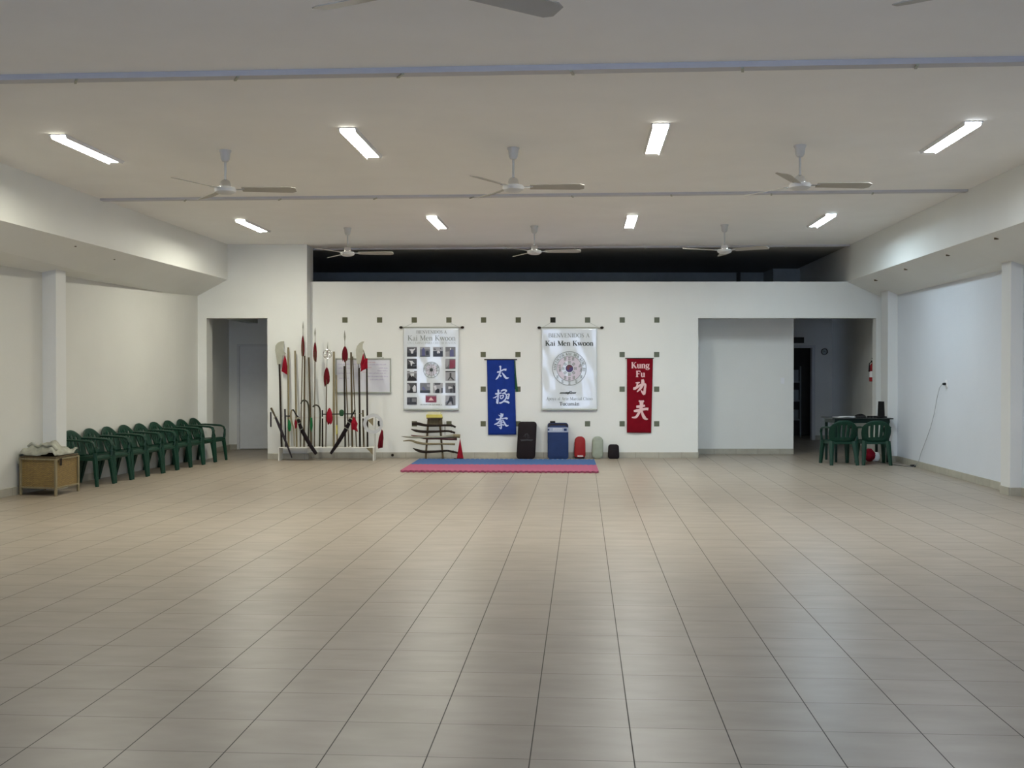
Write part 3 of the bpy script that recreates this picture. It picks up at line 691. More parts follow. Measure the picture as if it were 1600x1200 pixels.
# ------------------------------------------------------------------ lettering made of brush and pen strokes
def ribbon(mb, pts, ws, P):
    """pts 2D (px), ws widths px, P maps px->3D"""
    n = len(pts)
    if not hasattr(ws, '__len__'): ws = [ws] * n
    L = []; R_ = []
    for i in range(n):
        ax, ay = pts[max(i - 1, 0)]; bx, by = pts[min(i + 1, n - 1)]
        dx, dy = bx - ax, by - ay; l = math.hypot(dx, dy) or 1; nx, ny = -dy / l, dx / l; hw = ws[i] / 2
        L.append(P(pts[i][0] + nx * hw, pts[i][1] + ny * hw)); R_.append(P(pts[i][0] - nx * hw, pts[i][1] - ny * hw))
    vs = L + R_; fs = [(i, i + 1, n + i + 1, n + i) for i in range(n - 1)]
    mb.add(vs, fs)
def smooth_poly(pts, ws, k=5):
    if len(pts) < 3: return pts, ws
    out = []; wo = []; n = len(pts)
    for i in range(n - 1):
        p0 = pts[max(i - 1, 0)]; p1 = pts[i]; p2 = pts[i + 1]; p3 = pts[min(i + 2, n - 1)]
        for j in range(k):
            t = j / k
            f = lambda a, b_, c, d: .5 * (2 * b_ + (c - a) * t + (2 * a - 5 * b_ + 4 * c - d) * t * t + (3 * b_ - a - 3 * c + d) * t ** 3)
            out.append((f(p0[0], p1[0], p2[0], p3[0]), f(p0[1], p1[1], p2[1], p3[1]))); wo.append(ws[i] * (1 - t) + ws[i + 1] * t)
    out.append(pts[-1]); wo.append(ws[-1]); return out, wo

def arc(cx, cy, rx, ry, a0, a1, T, tt, n=10):
    pts = []; ws = []
    for i in range(n + 1):
        a = math.radians(a0 + (a1 - a0) * i / n); pts.append((cx + rx * math.cos(a), cy + ry * math.sin(a))); ws.append(tt + (T - tt) * abs(math.cos(a)) ** 1.2)
    return pts, ws
T_, t_ = .15, .055
def S(x0, y0, x1, y1, w=T_): return ([(x0, y0), (x1, y1)], [w, w])
def sf(x, y, w=.26): return ([(x - w / 2, y), (x + w / 2, y)], [.05, .05])      # serif
# glyphs: width, strokes; y up, cap height 1, x-height .68
G = {
 'B': (.66, [S(.15, 0, .15, 1), ([(.15, .98), (.38, .98)], [t_] * 2), arc(.38, .75, .16, .23, 90, -90, T_, t_), ([(.15, .52), (.4, .52)], [t_] * 2), arc(.40, .27, .19, .25, 90, -90, T_, t_), ([(.08, .02), (.42, .02)], [t_] * 2), sf(.12, .98, .14)]),
 'I': (.34, [S(.17, 0, .17, 1), sf(.17, .98), sf(.17, .02)]),
 'E': (.62, [S(.15, 0, .15, 1), ([(.04, .98), (.55, .98)], [t_] * 2), ([(.15, .52), (.42, .52)], [t_] * 2), ([(.04, .02), (.58, .02)], [t_] * 2), S(.55, .98, .55, .83, .05), S(.57, .02, .58, .2, .05), S(.42, .42, .42, .62, .04)]),
 'N': (.78, [S(.15, 0, .15, 1, t_), S(.13, .98, .62, .03), S(.64, 0, .64, 1, t_), sf(.15, .02), sf(.10, .98, .18), sf(.64, .98)]),
 'V': (.72, [S(.10, .98, .37, .0), S(.37, .0, .62, .98, t_), sf(.12, .98), sf(.62, .98, .2)]),
 'D': (.76, [S(.15, 0, .15, 1), ([(.05, .98), (.36, .98)], [t_] * 2), arc(.36, .5, .30, .48, 90, -90, T_, t_, 14), ([(.05, .02), (.36, .02)], [t_] * 2)]),
 'O': (.80, [arc(.40, .5, .32, .50, 0, 360, T_, t_, 22)]),
 'S': (.54, [([(.46, .80), (.40, .94), (.26, .98), (.12, .88), (.12, .70), (.28, .54), (.42, .40), (.46, .24), (.36, .06), (.22, .02), (.10, .08), (.06, .24)], [t_, t_, t_, .11, .13, .15, .15, .13, .1, t_, t_, t_])]),
 'A': (.74, [S(.12, 0, .36, 1, t_), S(.36, 1, .62, 0), ([(.2, .34), (.52, .34)], [t_] * 2), sf(.10, .02, .2), sf(.62, .02)]),
 'K': (.76, [S(.15, 0, .15, 1), S(.2, .42, .56, .98, t_), S(.30, .56, .64, .02), sf(.15, .98), sf(.15, .02), sf(.56, .98, .22), sf(.65, .02, .2)]),
 'M': (.92, [S(.15, 0, .15, 1, t_), S(.16, .98, .46, .05), S(.46, .05, .74, .98, t_), S(.76, 0, .76, 1), sf(.15, .02), sf(.12, .98, .18), sf(.76, .98), sf(.76, .02)]),
 'T': (.66, [S(.33, 0, .33, 1), ([(.04, .98), (.62, .98)], [t_] * 2), S(.05, .98, .05, .8, .05), S(.61, .98, .61, .8, .05), sf(.33, .02)]),
 'C': (.70, [arc(.40, .5, .32, .50, 50, 310, T_, t_, 18), S(.60, .98, .60, .74, .05)]),
 'P': (.60, [S(.15, 0, .15, 1), ([(.05, .98), (.36, .98)], [t_] * 2), arc(.36, .74, .17, .25, 90, -90, T_, t_), ([(.15, .49), (.36, .49)], [t_] * 2), sf(.15, .02)]),
 'R': (.70, [S(.15, 0, .15, 1), ([(.05, .98), (.36, .98)], [t_] * 2), arc(.36, .75, .17, .23, 90, -90, T_, t_), ([(.15, .52), (.36, .52)], [t_] * 2), S(.34, .52, .60, .02, .13), sf(.15, .02), sf(.62, .02, .14)]),
 'F': (.58, [S(.15, 0, .15, 1), ([(.04, .98), (.54, .98)], [t_ * 1.6] * 2), ([(.15, .54), (.40, .54)], [t_ * 1.5] * 2), S(.53, .98, .53, .80, .07), S(.40, .44, .40, .64, .07), sf(.15, .03, .3)]),
 'U': (.76, [S(.15, 1, .15, .3), ([(.15, .3), (.18, .1), (.36, .01), (.54, .08), (.60, .3)], [T_, .12, t_, t_, t_]), S(.60, .3, .60, 1, t_), sf(.15, .98), sf(.60, .98)]),
 'J': (.42, [S(.26, 1, .26, .2), ([(.26, .2), (.22, .04), (.06, .03)], [T_, .09, t_]), sf(.24, .98)]),
 'G': (.78, [arc(.40, .5, .32, .50, 50, 320, T_, t_, 18), S(.64, .1, .64, .42), sf(.62, .42, .24)]),
 'a': (.50, [([(.08, .56), (.16, .66), (.28, .67), (.35, .58), (.35, .08), (.46, .02)], [.09, t_, t_, .1, T_ * .9, t_]), ([(.35, .42), (.14, .32), (.06, .17), (.12, .03), (.24, .03), (.35, .14)], [t_, .08, .12, .09, t_, t_])]),
 'i': (.28, [S(.14, 0, .14, .68, .13), sf(.14, .02, .24), sf(.11, .66, .12), S(.14, .85, .14, .97, .13)]),
 'e': (.50, [([(.08, .38), (.42, .38), (.41, .54), (.25, .67), (.10, .54), (.06, .34), (.12, .10), (.28, .01), (.44, .12)], [t_, t_, .09, t_, .1, T_, .12, t_, t_])]),
 'n': (.58, [S(.14, 0, .14, .68, .13), ([(.16, .52), (.28, .66), (.40, .64), (.44, .5), (.44, 0)], [t_, t_, .09, .13, .13]), sf(.14, .02, .24), sf(.44, .02, .24), sf(.10, .66, .12)]),
 'w': (.80, [S(.08, .66, .24, 0, .12), S(.24, 0, .40, .66, t_), S(.40, .66, .56, 0, .12), S(.56, 0, .72, .66, t_), sf(.08, .66, .2), sf(.38, .66, .2), sf(.72, .66, .16)]),
 'o': (.54, [arc(.27, .34, .20, .335, 0, 360, .14, t_, 18)]),
 'u': (.58, [S(.13, .68, .13, .2, .13), ([(.13, .2), (.18, .04), (.30, .02), (.42, .14)], [.13, .09, t_, t_]), S(.44, .68, .44, 0, .13), sf(.10, .66, .14), sf(.41, .66, .14), sf(.48, .02, .12)]),
 'c': (.46, [arc(.26, .34, .19, .335, 50, 315, .14, t_, 14)]),
 'm': (.86, [S(.13, 0, .13, .68, .12), ([(.15, .52), (.26, .66), (.37, .64), (.41, .5), (.41, 0)], [t_, t_, .08, .12, .12]), ([(.43, .52), (.54, .66), (.66, .64), (.70, .5), (.70, 0)], [t_, t_, .08, .12, .12]), sf(.13, .02, .2), sf(.41, .02, .2), sf(.70, .02, .2)]),
 'p': (.56, [S(.13, -.28, .13, .68, .13), arc(.29, .34, .19, .32, 140, -140, .14, t_, 14), sf(.13, -.27, .24), sf(.09, .66, .12)]),
 'y': (.56, [S(.10, .66, .30, .02, .12), ([(.48, .66), (.28, .0), (.20, -.2), (.06, -.22)], [t_, t_, t_, .09]), sf(.10, .66, .2), sf(.48, .66, .16)]),
 'l': (.28, [S(.14, 0, .14, 1, .13), sf(.14, .02, .24), sf(.11, .98, .12)]),
 'r': (.42, [S(.14, 0, .14, .68, .13), ([(.15, .48), (.24, .64), (.36, .62)], [t_, t_, .11]), sf(.14, .02, .26), sf(.10, .66, .12)]),
 't': (.36, [([(.16, .9), (.16, .12), (.24, .02), (.34, .06)], [.09, .13, .09, t_]), ([(.04, .66), (.32, .66)], [t_] * 2)]),
 'h': (.58, [S(.14, 0, .14, 1, .13), ([(.16, .52), (.28, .66), (.40, .64), (.44, .5), (.44, 0)], [t_, t_, .09, .13, .13]), sf(.14, .02, .24), sf(.44, .02, .24)]),
 'g': (.56, [arc(.25, .44, .16, .22, 0, 360, .13, t_, 16), ([(.16, .24), (.10, .14), (.20, .06), (.40, .04), (.48, -.08), (.38, -.24), (.18, -.24), (.06, -.14), (.14, .02)], [t_, .07, .1, .12, .12, t_, t_, .09, t_]), S(.38, .6, .52, .68, .08)]),
 ' ': (.34, []),
}
G['á'] = (G['a'][0], G['a'][1] + [S(.2, .80, .34, 1.0, .08)])
def glyph(mb, ch, ox, oy, sx, sy, P, bold=1.0):
    wd, st = G[ch]
    for pts, ws in st:
        if len(pts) > 2 and len(pts) < 10: pts, ws = smooth_poly(pts, ws, 3)
        ribbon(mb, [(ox + x * sx, oy - y * sy) for x, y in pts], [w_ * bold * (sx + sy) / 2 for w_ in ws], P)
def text(mb, s, x0, x1, ybase, cap, P, bold=1.0):
    tot = sum(G[c][0] for c in s); sx = (x1 - x0) / tot; x = x0
    for c in s:
        glyph(mb, c, x, ybase, sx, cap, P, bold); x += G[c][0] * sx
def ring_text(mb, s, cx, cy, r, h, a0, a1, P, bold=1.4):
    n = len(s)
    for i, c in enumerate(s):
        if c == ' ': continue
        a = math.radians(a0 + (a1 - a0) * (i + .5) / n)
        def Q(x, y, a=a):
            tx, ty = -math.sin(a), math.cos(a)           # a measured clockwise from +x in pixel space (y down)
            return P(cx + math.cos(a) * (r - y) + tx * x, cy + math.sin(a) * (r - y) + ty * x)
        glyph(mb, c, -G[c][0] * h * .5, h / 2, h, h, Q, bold)
def scribble(mb, x0, x1, y, h, P, wdt, seed):
    rnd = random.Random(seed); x = x0
    while x < x1:
        L = rnd.uniform(3, 7); xe = min(x1, x + L)
        while x < xe:
            k = rnd.random(); hh = h * (1 if k < .7 else 1.5)
            ribbon(mb, [(x, y), (x + .1 * h, y - hh)], wdt, P); ribbon(mb, [(x, y - h * rnd.random()), (x + .5 * h, y - h * rnd.random())], wdt * .8, P); x += h * .55
        x += h * .6

def circle(mb, cx, cy, r, w_, P, n=48):
    pts = [(cx + r * math.cos(2 * PI * i / n), cy + r * math.sin(2 * PI * i / n)) for i in range(n + 1)]; ribbon(mb, pts, w_, P)
def disc(mb, cx, cy, r, P, n=32, a0=0, a1=360):
    pts = [P(cx + r * math.cos(math.radians(a0 + (a1 - a0) * i / n)), cy + r * math.sin(math.radians(a0 + (a1 - a0) * i / n))) for i in range(n if a1 - a0 >= 360 else n + 1)]
    mb.add(pts, [tuple(range(len(pts)))])

# ------------------------------------------------------------------ posters
def poster_base(label, x0, x1, y0, y1, rx0, rx1, ry, pegs, seed):
    Yp = YB - .035
    rnd = random.Random(seed); ph = [rnd.uniform(0, 6) for _ in range(5)]
    def dz(x, y):
        u = (x - x0) / (x1 - x0); v = (y - y0) / (y1 - y0)
        e = math.sin(PI * min(1, max(0, v)))
        return .010 * e * (math.sin(9 * u + 3.5 * v + ph[0]) + .6 * math.sin(17 * u - 6 * v + ph[1]) + .5 * math.sin(5 * v * (1 + u) + ph[2])) * (.5 + abs(u - .5))
    def P(x, y, off=.004):
        q = at(x, y, Yp); return Vector((q.x, Yp + dz(x, y) - off, q.z))
    base = at((x0 + x1) / 2, y1, Yp)
    t = thing('wall_poster', label, 'poster', tuple(base), 'welcome posters on the white wall')
    b = MB(); b.grid(lambda u, v: P(x0 + (x1 - x0) * u, y0 + (y1 - y0) * v, 0), 40, 50); b.build('printed_sheet', M['vinyl'], t, smooth=True, solid=.0015)
    a, c = at(rx0, ry, Yp), at(rx1, ry, Yp)
    b = MB(); b.tube([a, c], .010, 10); rod = b.build('top_rod', M['alu'], t, smooth=True)
    for q, s in ((a, -1), (c, 1)):
        b = MB(); b.lathe([(.012, -.03 * s), (.022, -.01 * s), (.022, .012 * s), (.012, .03 * s)], 12, q, axis='x'); b.build('finial', M['dark'], rod, smooth=True)
    a, c = at(x0, y1, Yp), at(x1, y1, Yp); b = MB(); b.beam(a, c, .022, .028); b.build('bottom_bar', M['alu'], t, bevel=.004)
    b = MB()
    for (px, py), q in pegs:
        b.tube([at(px, py, YB - .012), at(q, ry, Yp)], .0022, 5)
    b.build('cord', M['inkgrey'], t)
    return t, P
def emblem(t, P, cx, cy, R_, strong):
    lay = [1]
    def PP(off): return lambda x, y: P(x, y, off)
    b = MB(); disc(b, cx, cy, R_ * .74, PP(.0055)); em = b.build('emblem', M['lilac' if strong else 'emblem'], t, rnormals=False)
    b = MB(); circle(b, cx, cy, R_, R_ * (.035 if strong else .06), PP(.007)); circle(b, cx, cy, R_ * .745, R_ * .03, PP(.007))
    ring_text(b, 'ASOCIACION KAI MEN KUNG FU', cx, cy, R_ * .87, R_ * .15, 172, 372, PP(.007), 1.6)
    for k, a in enumerate((35, 62, 90, 118, 145)):       # lower ring characters
        aa = math.radians(a); px, py = cx + R_ * .87 * math.cos(aa), cy + R_ * .87 * math.sin(aa); s = R_ * .07
        for j in range(3): ribbon(b, [(px - s, py - s + j * s), (px + s, py - s + j * s)], R_ * .025, PP(.007))
        ribbon(b, [(px + (-1) ** k * s * .3, py - s), (px, py + s)], R_ * .025, PP(.007))
    for k in range(8):                                    # ring of small three-line signs
        aa = math.radians(45 * k); px, py = cx + R_ * .36 * math.cos(aa), cy + R_ * .36 * math.sin(aa); s = R_ * .075
        tx, ty = -math.sin(aa), math.cos(aa); nx, ny = math.cos(aa), math.sin(aa)
        for j in (-1, 0, 1):
            for g in ((-1, -.12), (.12, 1)) if (k + j) % 2 else ((-1, 1),):
                ribbon(b, [(px + nx * j * s * .8 + tx * g[0] * s, py + ny * j * s * .8 + ty * g[0] * s), (px + nx * j * s * .8 + tx * g[1] * s, py + ny * j * s * .8 + ty * g[1] * s)], R_ * .038, PP(.007))
    for (dx, dy, n_) in ((-.25, -.56, 3), (0, -.58, 2), (.22, -.56, 3), (.62, -.16, 4), (.66, .10, 3), (-.58, -.12, 2), (-.56, .10, 3), (-.25, .56, 3), (0, .62, 2), (.26, .55, 3)):
        px, py = cx + dx * R_, cy + dy * R_; s = R_ * .075
        for j in range(n_):
            yy = py - s + 2 * s * j / max(1, n_ - 1); ribbon(b, [(px - s, yy), (px + s, yy - s * .2)], R_ * .03, PP(.007))
        ribbon(b, [(px - s * .4, py - s), (px - s * .5, py + s * 1.1)], R_ * .03, PP(.007)); ribbon(b, [(px + s * .6, py - s), (px + s * .3, py + s)], R_ * .03, PP(.007))
    b.build('lettering', M['inkgrey'], em, rnormals=False)
    b = MB(); disc(b, cx, cy, R_ * .225, PP(.0075)); b.build('centre_disc', M['violet' if strong else 'ink'], em, rnormals=False)
    if strong:
        b = MB(); disc(b, cx, cy - R_ * .03, R_ * .18, PP(.009), 20, 190, 350); disc(b, cx - R_ * .08, cy, R_ * .08, PP(.0095)); b.build('centre_pattern', M['brownred'], em, rnormals=False)

t1, P1 = poster_base('white welcome poster with a grid of small photographs, above the sword stand', 630.5, 717, 512.5, 640, 626.5, 722.5, 511.5, (((645, 505), 631), ((704, 505), 718)), 1)
b = MB(); text(b, 'BIENVENIDOS A', 650.4, 698, 521.2, 4.9, P1); text(b, 'Kai Men Kwoon', 637, 712, 532.2, 8.0, P1, 1.0)
b.build('lettering', M['inkgrey'], t1, rnormals=False)
b = MB(); text(b, 'UN CAMINO PARA CRECER JUNTOS', 637, 712, 537.6, 3.4, P1, .9); b.build('small_lettering', M['inkpale'], t1, rnormals=False)
b = MB(); scribble(b, 656.7, 690.7, 633.2, 1.5, P1, .35, 4); b.build('sponsor_line', M['inkgrey'], t1, rnormals=False)
emblem(t1, P1, 674, 578, 12.4, False)
cols = ((636, 651.3), (656.3, 672), (676.7, 692), (696, 711.7)); rows = ((542, 557.3), (560.7, 576.4), (579.6, 595), (598.3, 614))
# each print: background tone then polygons (tone, [(u,v)...]) with u,v in 0..1, v down
arms = [(.18, .28), (.45, .22), (.62, .24), (.86, .12), (.80, .30), (.66, .40), (.62, .68), (.42, .68), (.38, .40)]
prints = [
 (0, 0, 'p1', [('p0', [(0, .6), (1, .55), (1, 1), (0, 1)]), ('p2', [(0, 0), (1, 0), (1, .12), (0, .15)]), ('p4', arms)]),
 (1, 0, 'p3', [('p2', [(0, .25), (1, .25), (1, 1), (0, 1)]), ('p0', [(.55, .5), (.68, .38), (.85, .42), (.92, .8), (.6, .85)]), ('pb', [(.2, .25), (.34, .08), (.48, .25), (.5, .9), (.2, .9)]), ('p0', [(0, .9), (1, .9), (1, 1), (0, 1)])]),
 (2, 0, 'p3', [('p0', [(0, .42), (1, .42), (1, 1), (0, 1)]), ('p1', [(.05, .15), (.3, .2), (.28, .3), (.05, .3)]), ('p1', [(.7, .2), (.78, .06), (.86, .28)]), ('p4', [(.4, .5), (.48, .4), (.62, .4), (.7, .5), (.68, .64), (.55, .7), (.42, .64)])]),
 (3, 0, 'p2', [('p3', [(0, .5), (.4, .45), (.4, 1), (0, 1)]), ('pb', [(.45, .4), (.6, .22), (.82, .35), (.84, 1), (.45, 1)]), ('p4', [(.45, .12), (.56, .12), (.56, .3), (.48, .3)])]),
 (0, 1, 'p1', [('p0', [(.1, .55), (.95, .5), (1, 1), (0, 1)]), ('p4', [(.12, .12), (.3, .2), (.55, .2), (.8, .48), (.55, .46), (.5, .7), (.4, .7), (.36, .36)]), ('p2', [(.6, .7), (1, .64), (1, .7), (.6, .75)])]),
 (3, 1, 'p2', [('p3', [(0, 0), (.4, 0), (.3, .6), (.1, .9)]), ('pr', [(.45, .1), (1, .1), (1, .9), (.4, 1)]), ('p1', [(0, .9), (1, .85), (1, 1), (0, 1)])]),
 (0, 2, 'p2', [('p3', [(0, .1), (1, .1), (1, .25), (0, .25)]), ('p0', [(.1, .8), (.3, .35), (.45, .6), (.6, .5), (.95, .8), (1, 1), (0, 1)]), ('p4', [(.36, .4), (.6, .35), (.6, .5), (.45, .55)])]),
 (3, 2, 'p3', [('p0', [(0, 0), (1, 0), (1, .1), (0, .12)]), ('p1', [(.42, .2), (.6, .2), (.6, .6), (.9, .92), (.75, .95), (.5, .7), (.3, .95), (.2, .95), (.42, .6)])]),
 (0, 3, 'p1', [('p3', [(0, .1), (.15, .1), (.35, .4), (.3, .7), (0, .8)]), ('p0', [(.4, .55), (.55, .6), (.6, .95), (.2, .95)]), ('p4', [(.55, .5), (.78, .2), (.9, .35), (.9, .88), (.65, .88)])]),
 (1, 3, 'p2', [('p3', [(.4, .15), (1, .15), (1, .4), (.5, .4)]), ('pb', [(.2, .45), (.4, .35), (.65, .42), (.6, .7), (.25, .7)]), ('p0', [(0, .75), (1, .72), (1, 1), (0, 1)]), ('p4', [(.45, .86), (.55, .86), (.55, 1), (.48, 1)])]),
 (2, 3, 'p3', [('p1', [(.1, 0), (.8, 0), (.7, .18), (.2, .2)]), ('p4', [(.05, .3), (.3, .25), (.4, .6), (.2, .75)]), ('p0', [(.25, .75), (.5, .55), (.65, .65), (.65, 1), (.2, 1)]), ('p1', [(.85, .5), (1, .5), (1, 1), (.85, 1)])]),
 (3, 3, 'p2', [('p4', [(.3, .35), (.5, .35), (.75, .5), (.3, .62)]), ('p1', [(.45, .6), (.7, .55), (.7, .95), (.45, .95)]), ('p0', [(.78, .2), (.95, .35), (.95, 1), (.8, 1)])]),
 (0, 4, 'p1', [('p0', [(.35, .1), (.45, .1), (.45, .65), (.35, .65)]), ('p2', [(.5, .15), (.95, .15), (.95, .6), (.5, .6)]), ('p0', [(0, .7), (1, .7), (1, .85), (0, .85)])]),
 (3, 4, 'p2', [('p3', [(0, 0), (.4, 0), (.3, .5), (0, .7)]), ('p0', [(.4, .2), (.58, .08), (.72, .3), (.8, .95), (.68, .9), (.6, .6), (.45, .6), (.2, .9), (.1, .9), (.3, .5)]), ('p3', [(.35, .75), (.55, .65), (.65, 1), (.2, 1)])]),
]
for ci, ri, bgm, polys in prints:
    x0, x1 = cols[ci]
    y0, y1 = rows[ri] if ri < 4 else ((620.7, 632.4) if ci == 0 else (618, 633.3))
    keys = [bgm]; b = MB()
    def q(u, v, off): return P1(x0 + (x1 - x0) * u, y0 + (y1 - y0) * v, off)
    b.add([q(0, 0, .006), q(1, 0, .006), q(1, 1, .006), q(0, 1, .006)], [(0, 1, 2, 3)])
    for i, (mk, pl) in enumerate(polys):
        if mk not in keys: keys.append(mk)
        b.mi = keys.index(mk); b.add([q(u, v, .008 + .0012 * i) for u, v in pl], [tuple(range(len(pl)))])
    b.build('photo_print', [M[k] for k in keys], t1, rnormals=False)
b = MB(); b.add([P1(x, y, .006) for x, y in ((665, 617.3), (682, 617.3), (682, 628.7), (665, 628.7))], [(0, 1, 2, 3)])
b.mi = 1; b.add([P1(x, y, .008) for x, y in ((670.5, 625), (672, 621.5), (674, 621), (675.5, 623), (678, 625.8), (669, 626))], [tuple(range(6))])
b.mi = 2; b.add([P1(x, y, .008) for x, y in ((665.3, 617.5), (682, 617.5), (682, 619), (665.3, 619))], [(0, 1, 2, 3)])
b.build('sponsor_logo', [M['pr'], M['pink'], M['p3']], t1, rnormals=False)

t2, P2 = poster_base('white welcome poster with one large round emblem, between blue and red banners', 846, 933, 512.5, 640, 842.5, 940.5, 512, (((861, 504), 847), ((921, 504), 936)), 2)
b = MB(); text(b, 'BIENVENIDOS A', 856.7, 921.3, 527.2, 6.3, P2); b.build('lettering', M['inkgrey'], t2, rnormals=False); b = MB(); text(b, 'Apoya al Arte Marcial Chino', 853, 926, 625.2, 4.6, P2); b.build('lettering', M['inkgrey'], t2, rnormals=False)
b = MB(); text(b, 'Kai Men Kwoon', 852, 927.3, 540.2, 7.6, P2, 1.45); b.build('title_lettering', M['ink'], t2, rnormals=False)
b = MB(); text(b, 'Tucumán', 874, 905.3, 633.6, 5.4, P2, 1.3); b.build('town_lettering', M['ink'], t2, rnormals=False)
b = MB()
pts = [(875 + 25 * i / 60, 614 + .9 * math.sin(i * 1.15) * (1.6 if 20 < i < 34 else 1)) for i in range(61)]; ribbon(b, pts, 1.35, P2)
ribbon(b, [(887, 616.6), (890, 611.8), (893.5, 611.6)], 1.1, P2); b.build('sponsor_logo', M['ink'], t2, rnormals=False)
emblem(t2, P2, 889.6, 575.7, 26.3, True)

# ------------------------------------------------------------------ hanging cloth banners with brushed characters
def banner(label, corners, rod, mcloth, mink, seed):
    Yp = YB - .03; (xa0, ya0), (xa1, ya1), (xb1, yb1), (xb0, yb0) = corners
    def dz(v, u): return .008 * v * math.sin(5 * u + seed) + .004 * math.sin(11 * u + 3 * v + seed)
    def P(x, y, off=.006):
        v = (y - ya0) / (yb0 - ya0); l = xa0 + (xb0 - xa0) * v; r = xa1 + (xb1 - xa1) * v; u = (x - l) / (r - l)
        q = at(x, y, Yp); return Vector((q.x, Yp + dz(max(0, v), u) - off, q.z))
    def fn(u, v):
        x = (xa0 * (1 - u) + xa1 * u) * (1 - v) + (xb0 * (1 - u) + xb1 * u) * v; y = (ya0 * (1 - u) + ya1 * u) * (1 - v) + (yb0 * (1 - u) + yb1 * u) * v
        return P(x, y, 0)
    t = thing('cloth_banner', label, 'banner', tuple(at((xb0 + xb1) / 2, yb0, Yp)), 'hanging cloth banners')
    b = MB(); b.grid(fn, 20, 40); b.build('cloth', mcloth, t, smooth=True, solid=.002)
    b = MB(); b.tube([at(rod[0], rod[2], Yp), at(rod[1], rod[2], Yp)], .009, 8)
    r = b.build('rod', M['dark'], t, smooth=True)
    return t, P
def brush(mb, strokes, ox, oy, sc, P):
    for pts, ws in strokes:
        pts = [(ox + x / sc, oy + y / sc) for x, y in pts]; ws = [w_ / sc for w_ in ws]
        pts, ws = smooth_poly(pts, ws, 5); ribbon(mb, pts, ws, P)
tb, PB = banner('blue cloth banner with three white brushed characters', ((760.7, 562), (803.3, 561.5), (806.7, 679), (762.7, 679.5)), (756.5, 808, 561.8), M['blueban'], None, 1)
b = MB()
brush(b, [([(480, 160), (545, 150), (550, 220), (550, 340), (530, 470), (480, 590), (400, 720), (310, 815)], [20, 90, 70, 65, 75, 75, 80, 20]),
          ([(385, 420), (440, 430), (560, 390), (690, 320), (790, 310), (850, 320)], [80, 85, 55, 70, 100, 110]),
          ([(620, 450), (690, 540), (770, 660), (840, 730), (910, 735), (985, 720)], [20, 75, 110, 100, 75, 10]),
          ([(500, 560), (545, 610), (590, 660)], [20, 75, 90])], 765, 568, 32.43, PB); b.build('character', M['blueink'], tb, rnormals=False); b = MB()
brush(b, [([(450, 170), (480, 230), (480, 400), (465, 600), (450, 800), (430, 950)], [60, 110, 80, 75, 90, 100]), ([(310, 400), (450, 400), (580, 360), (660, 350)], [80, 100, 70, 60]),
          ([(440, 490), (320, 590), (190, 630)], [60, 65, 30]), ([(350, 670), (400, 760), (380, 900)], [20, 50, 60]),
          ([(620, 260), (740, 200), (860, 190), (930, 230), (840, 320), (690, 400)], [60, 90, 85, 80, 50, 45]),
          ([(560, 490), (660, 500), (760, 480), (750, 580), (650, 670), (590, 610), (620, 500)], [45, 50, 60, 60, 60, 50, 40]),
          ([(760, 380), (870, 400), (930, 470), (920, 600), (850, 720), (740, 810)], [45, 70, 75, 80, 70, 50]),
          ([(960, 430), (1070, 420), (1060, 530), (1030, 660), (960, 640), (990, 520)], [55, 80, 65, 70, 60, 45]),
          ([(530, 900), (620, 900), (760, 830), (880, 820), (1000, 850), (1085, 920)], [90, 85, 70, 100, 120, 70])], 765, 604, 35.3, PB); b.build('character', M['blueink'], tb, rnormals=False); b = MB()
brush(b, [([(590, 150), (650, 180), (630, 300), (600, 420), (540, 560), (420, 690), (260, 750)], [40, 100, 110, 70, 60, 90, 50]), ([(740, 150), (720, 260), (660, 360)], [50, 70, 60]), ([(490, 215), (570, 280)], [15, 60]),
          ([(360, 440), (430, 470), (600, 440), (800, 410), (920, 410), (990, 440)], [50, 90, 60, 60, 110, 100]),
          ([(720, 470), (800, 620), (880, 770), (950, 825), (1050, 790)], [30, 75, 100, 85, 20]),
          ([(500, 690), (640, 660), (770, 640)], [60, 50, 55]), ([(400, 790), (520, 810), (640, 760), (800, 780)], [30, 70, 65, 60]),
          ([(640, 480), (640, 700), (645, 870), (620, 970), (520, 890)], [50, 70, 75, 80, 20]), ([(560, 590), (650, 560), (730, 550)], [40, 50, 45])], 765, 642, 35.3, PB)
b.build('character', M['blueink'], tb, rnormals=False)
tr, PR = banner('crimson cloth banner with pale lettering and two brushed characters', ((979.5, 560.5), (1020.3, 560.5), (1017.5, 676.5), (979.3, 676)), (977, 1021.5, 560), M['redban'], None, 3)
b = MB(); text(b, 'Kung', 986.3, 1015, 575.3, 9.3, PR, 1.5); text(b, 'Fu', 993.5, 1008, 589, 9.3, PR, 1.5); b.build('lettering', M['pink'], tr, rnormals=False); b = MB()
brush(b, [([(210, 165), (270, 165), (320, 155)], [20, 45, 20]), ([(262, 170), (250, 230), (235, 280)], [40, 40, 45]), ([(150, 310), (200, 305), (300, 240), (345, 200)], [60, 70, 50, 30]),
          ([(385, 75), (395, 150), (380, 220), (330, 310), (245, 395)], [60, 85, 75, 60, 20]), ([(360, 225), (420, 205), (455, 210), (445, 320), (425, 440), (380, 400), (345, 350)], [30, 50, 55, 60, 70, 50, 15])], 980, 588, 16.2, PR); b.build('character', M['pink'], tr, rnormals=False); b = MB()
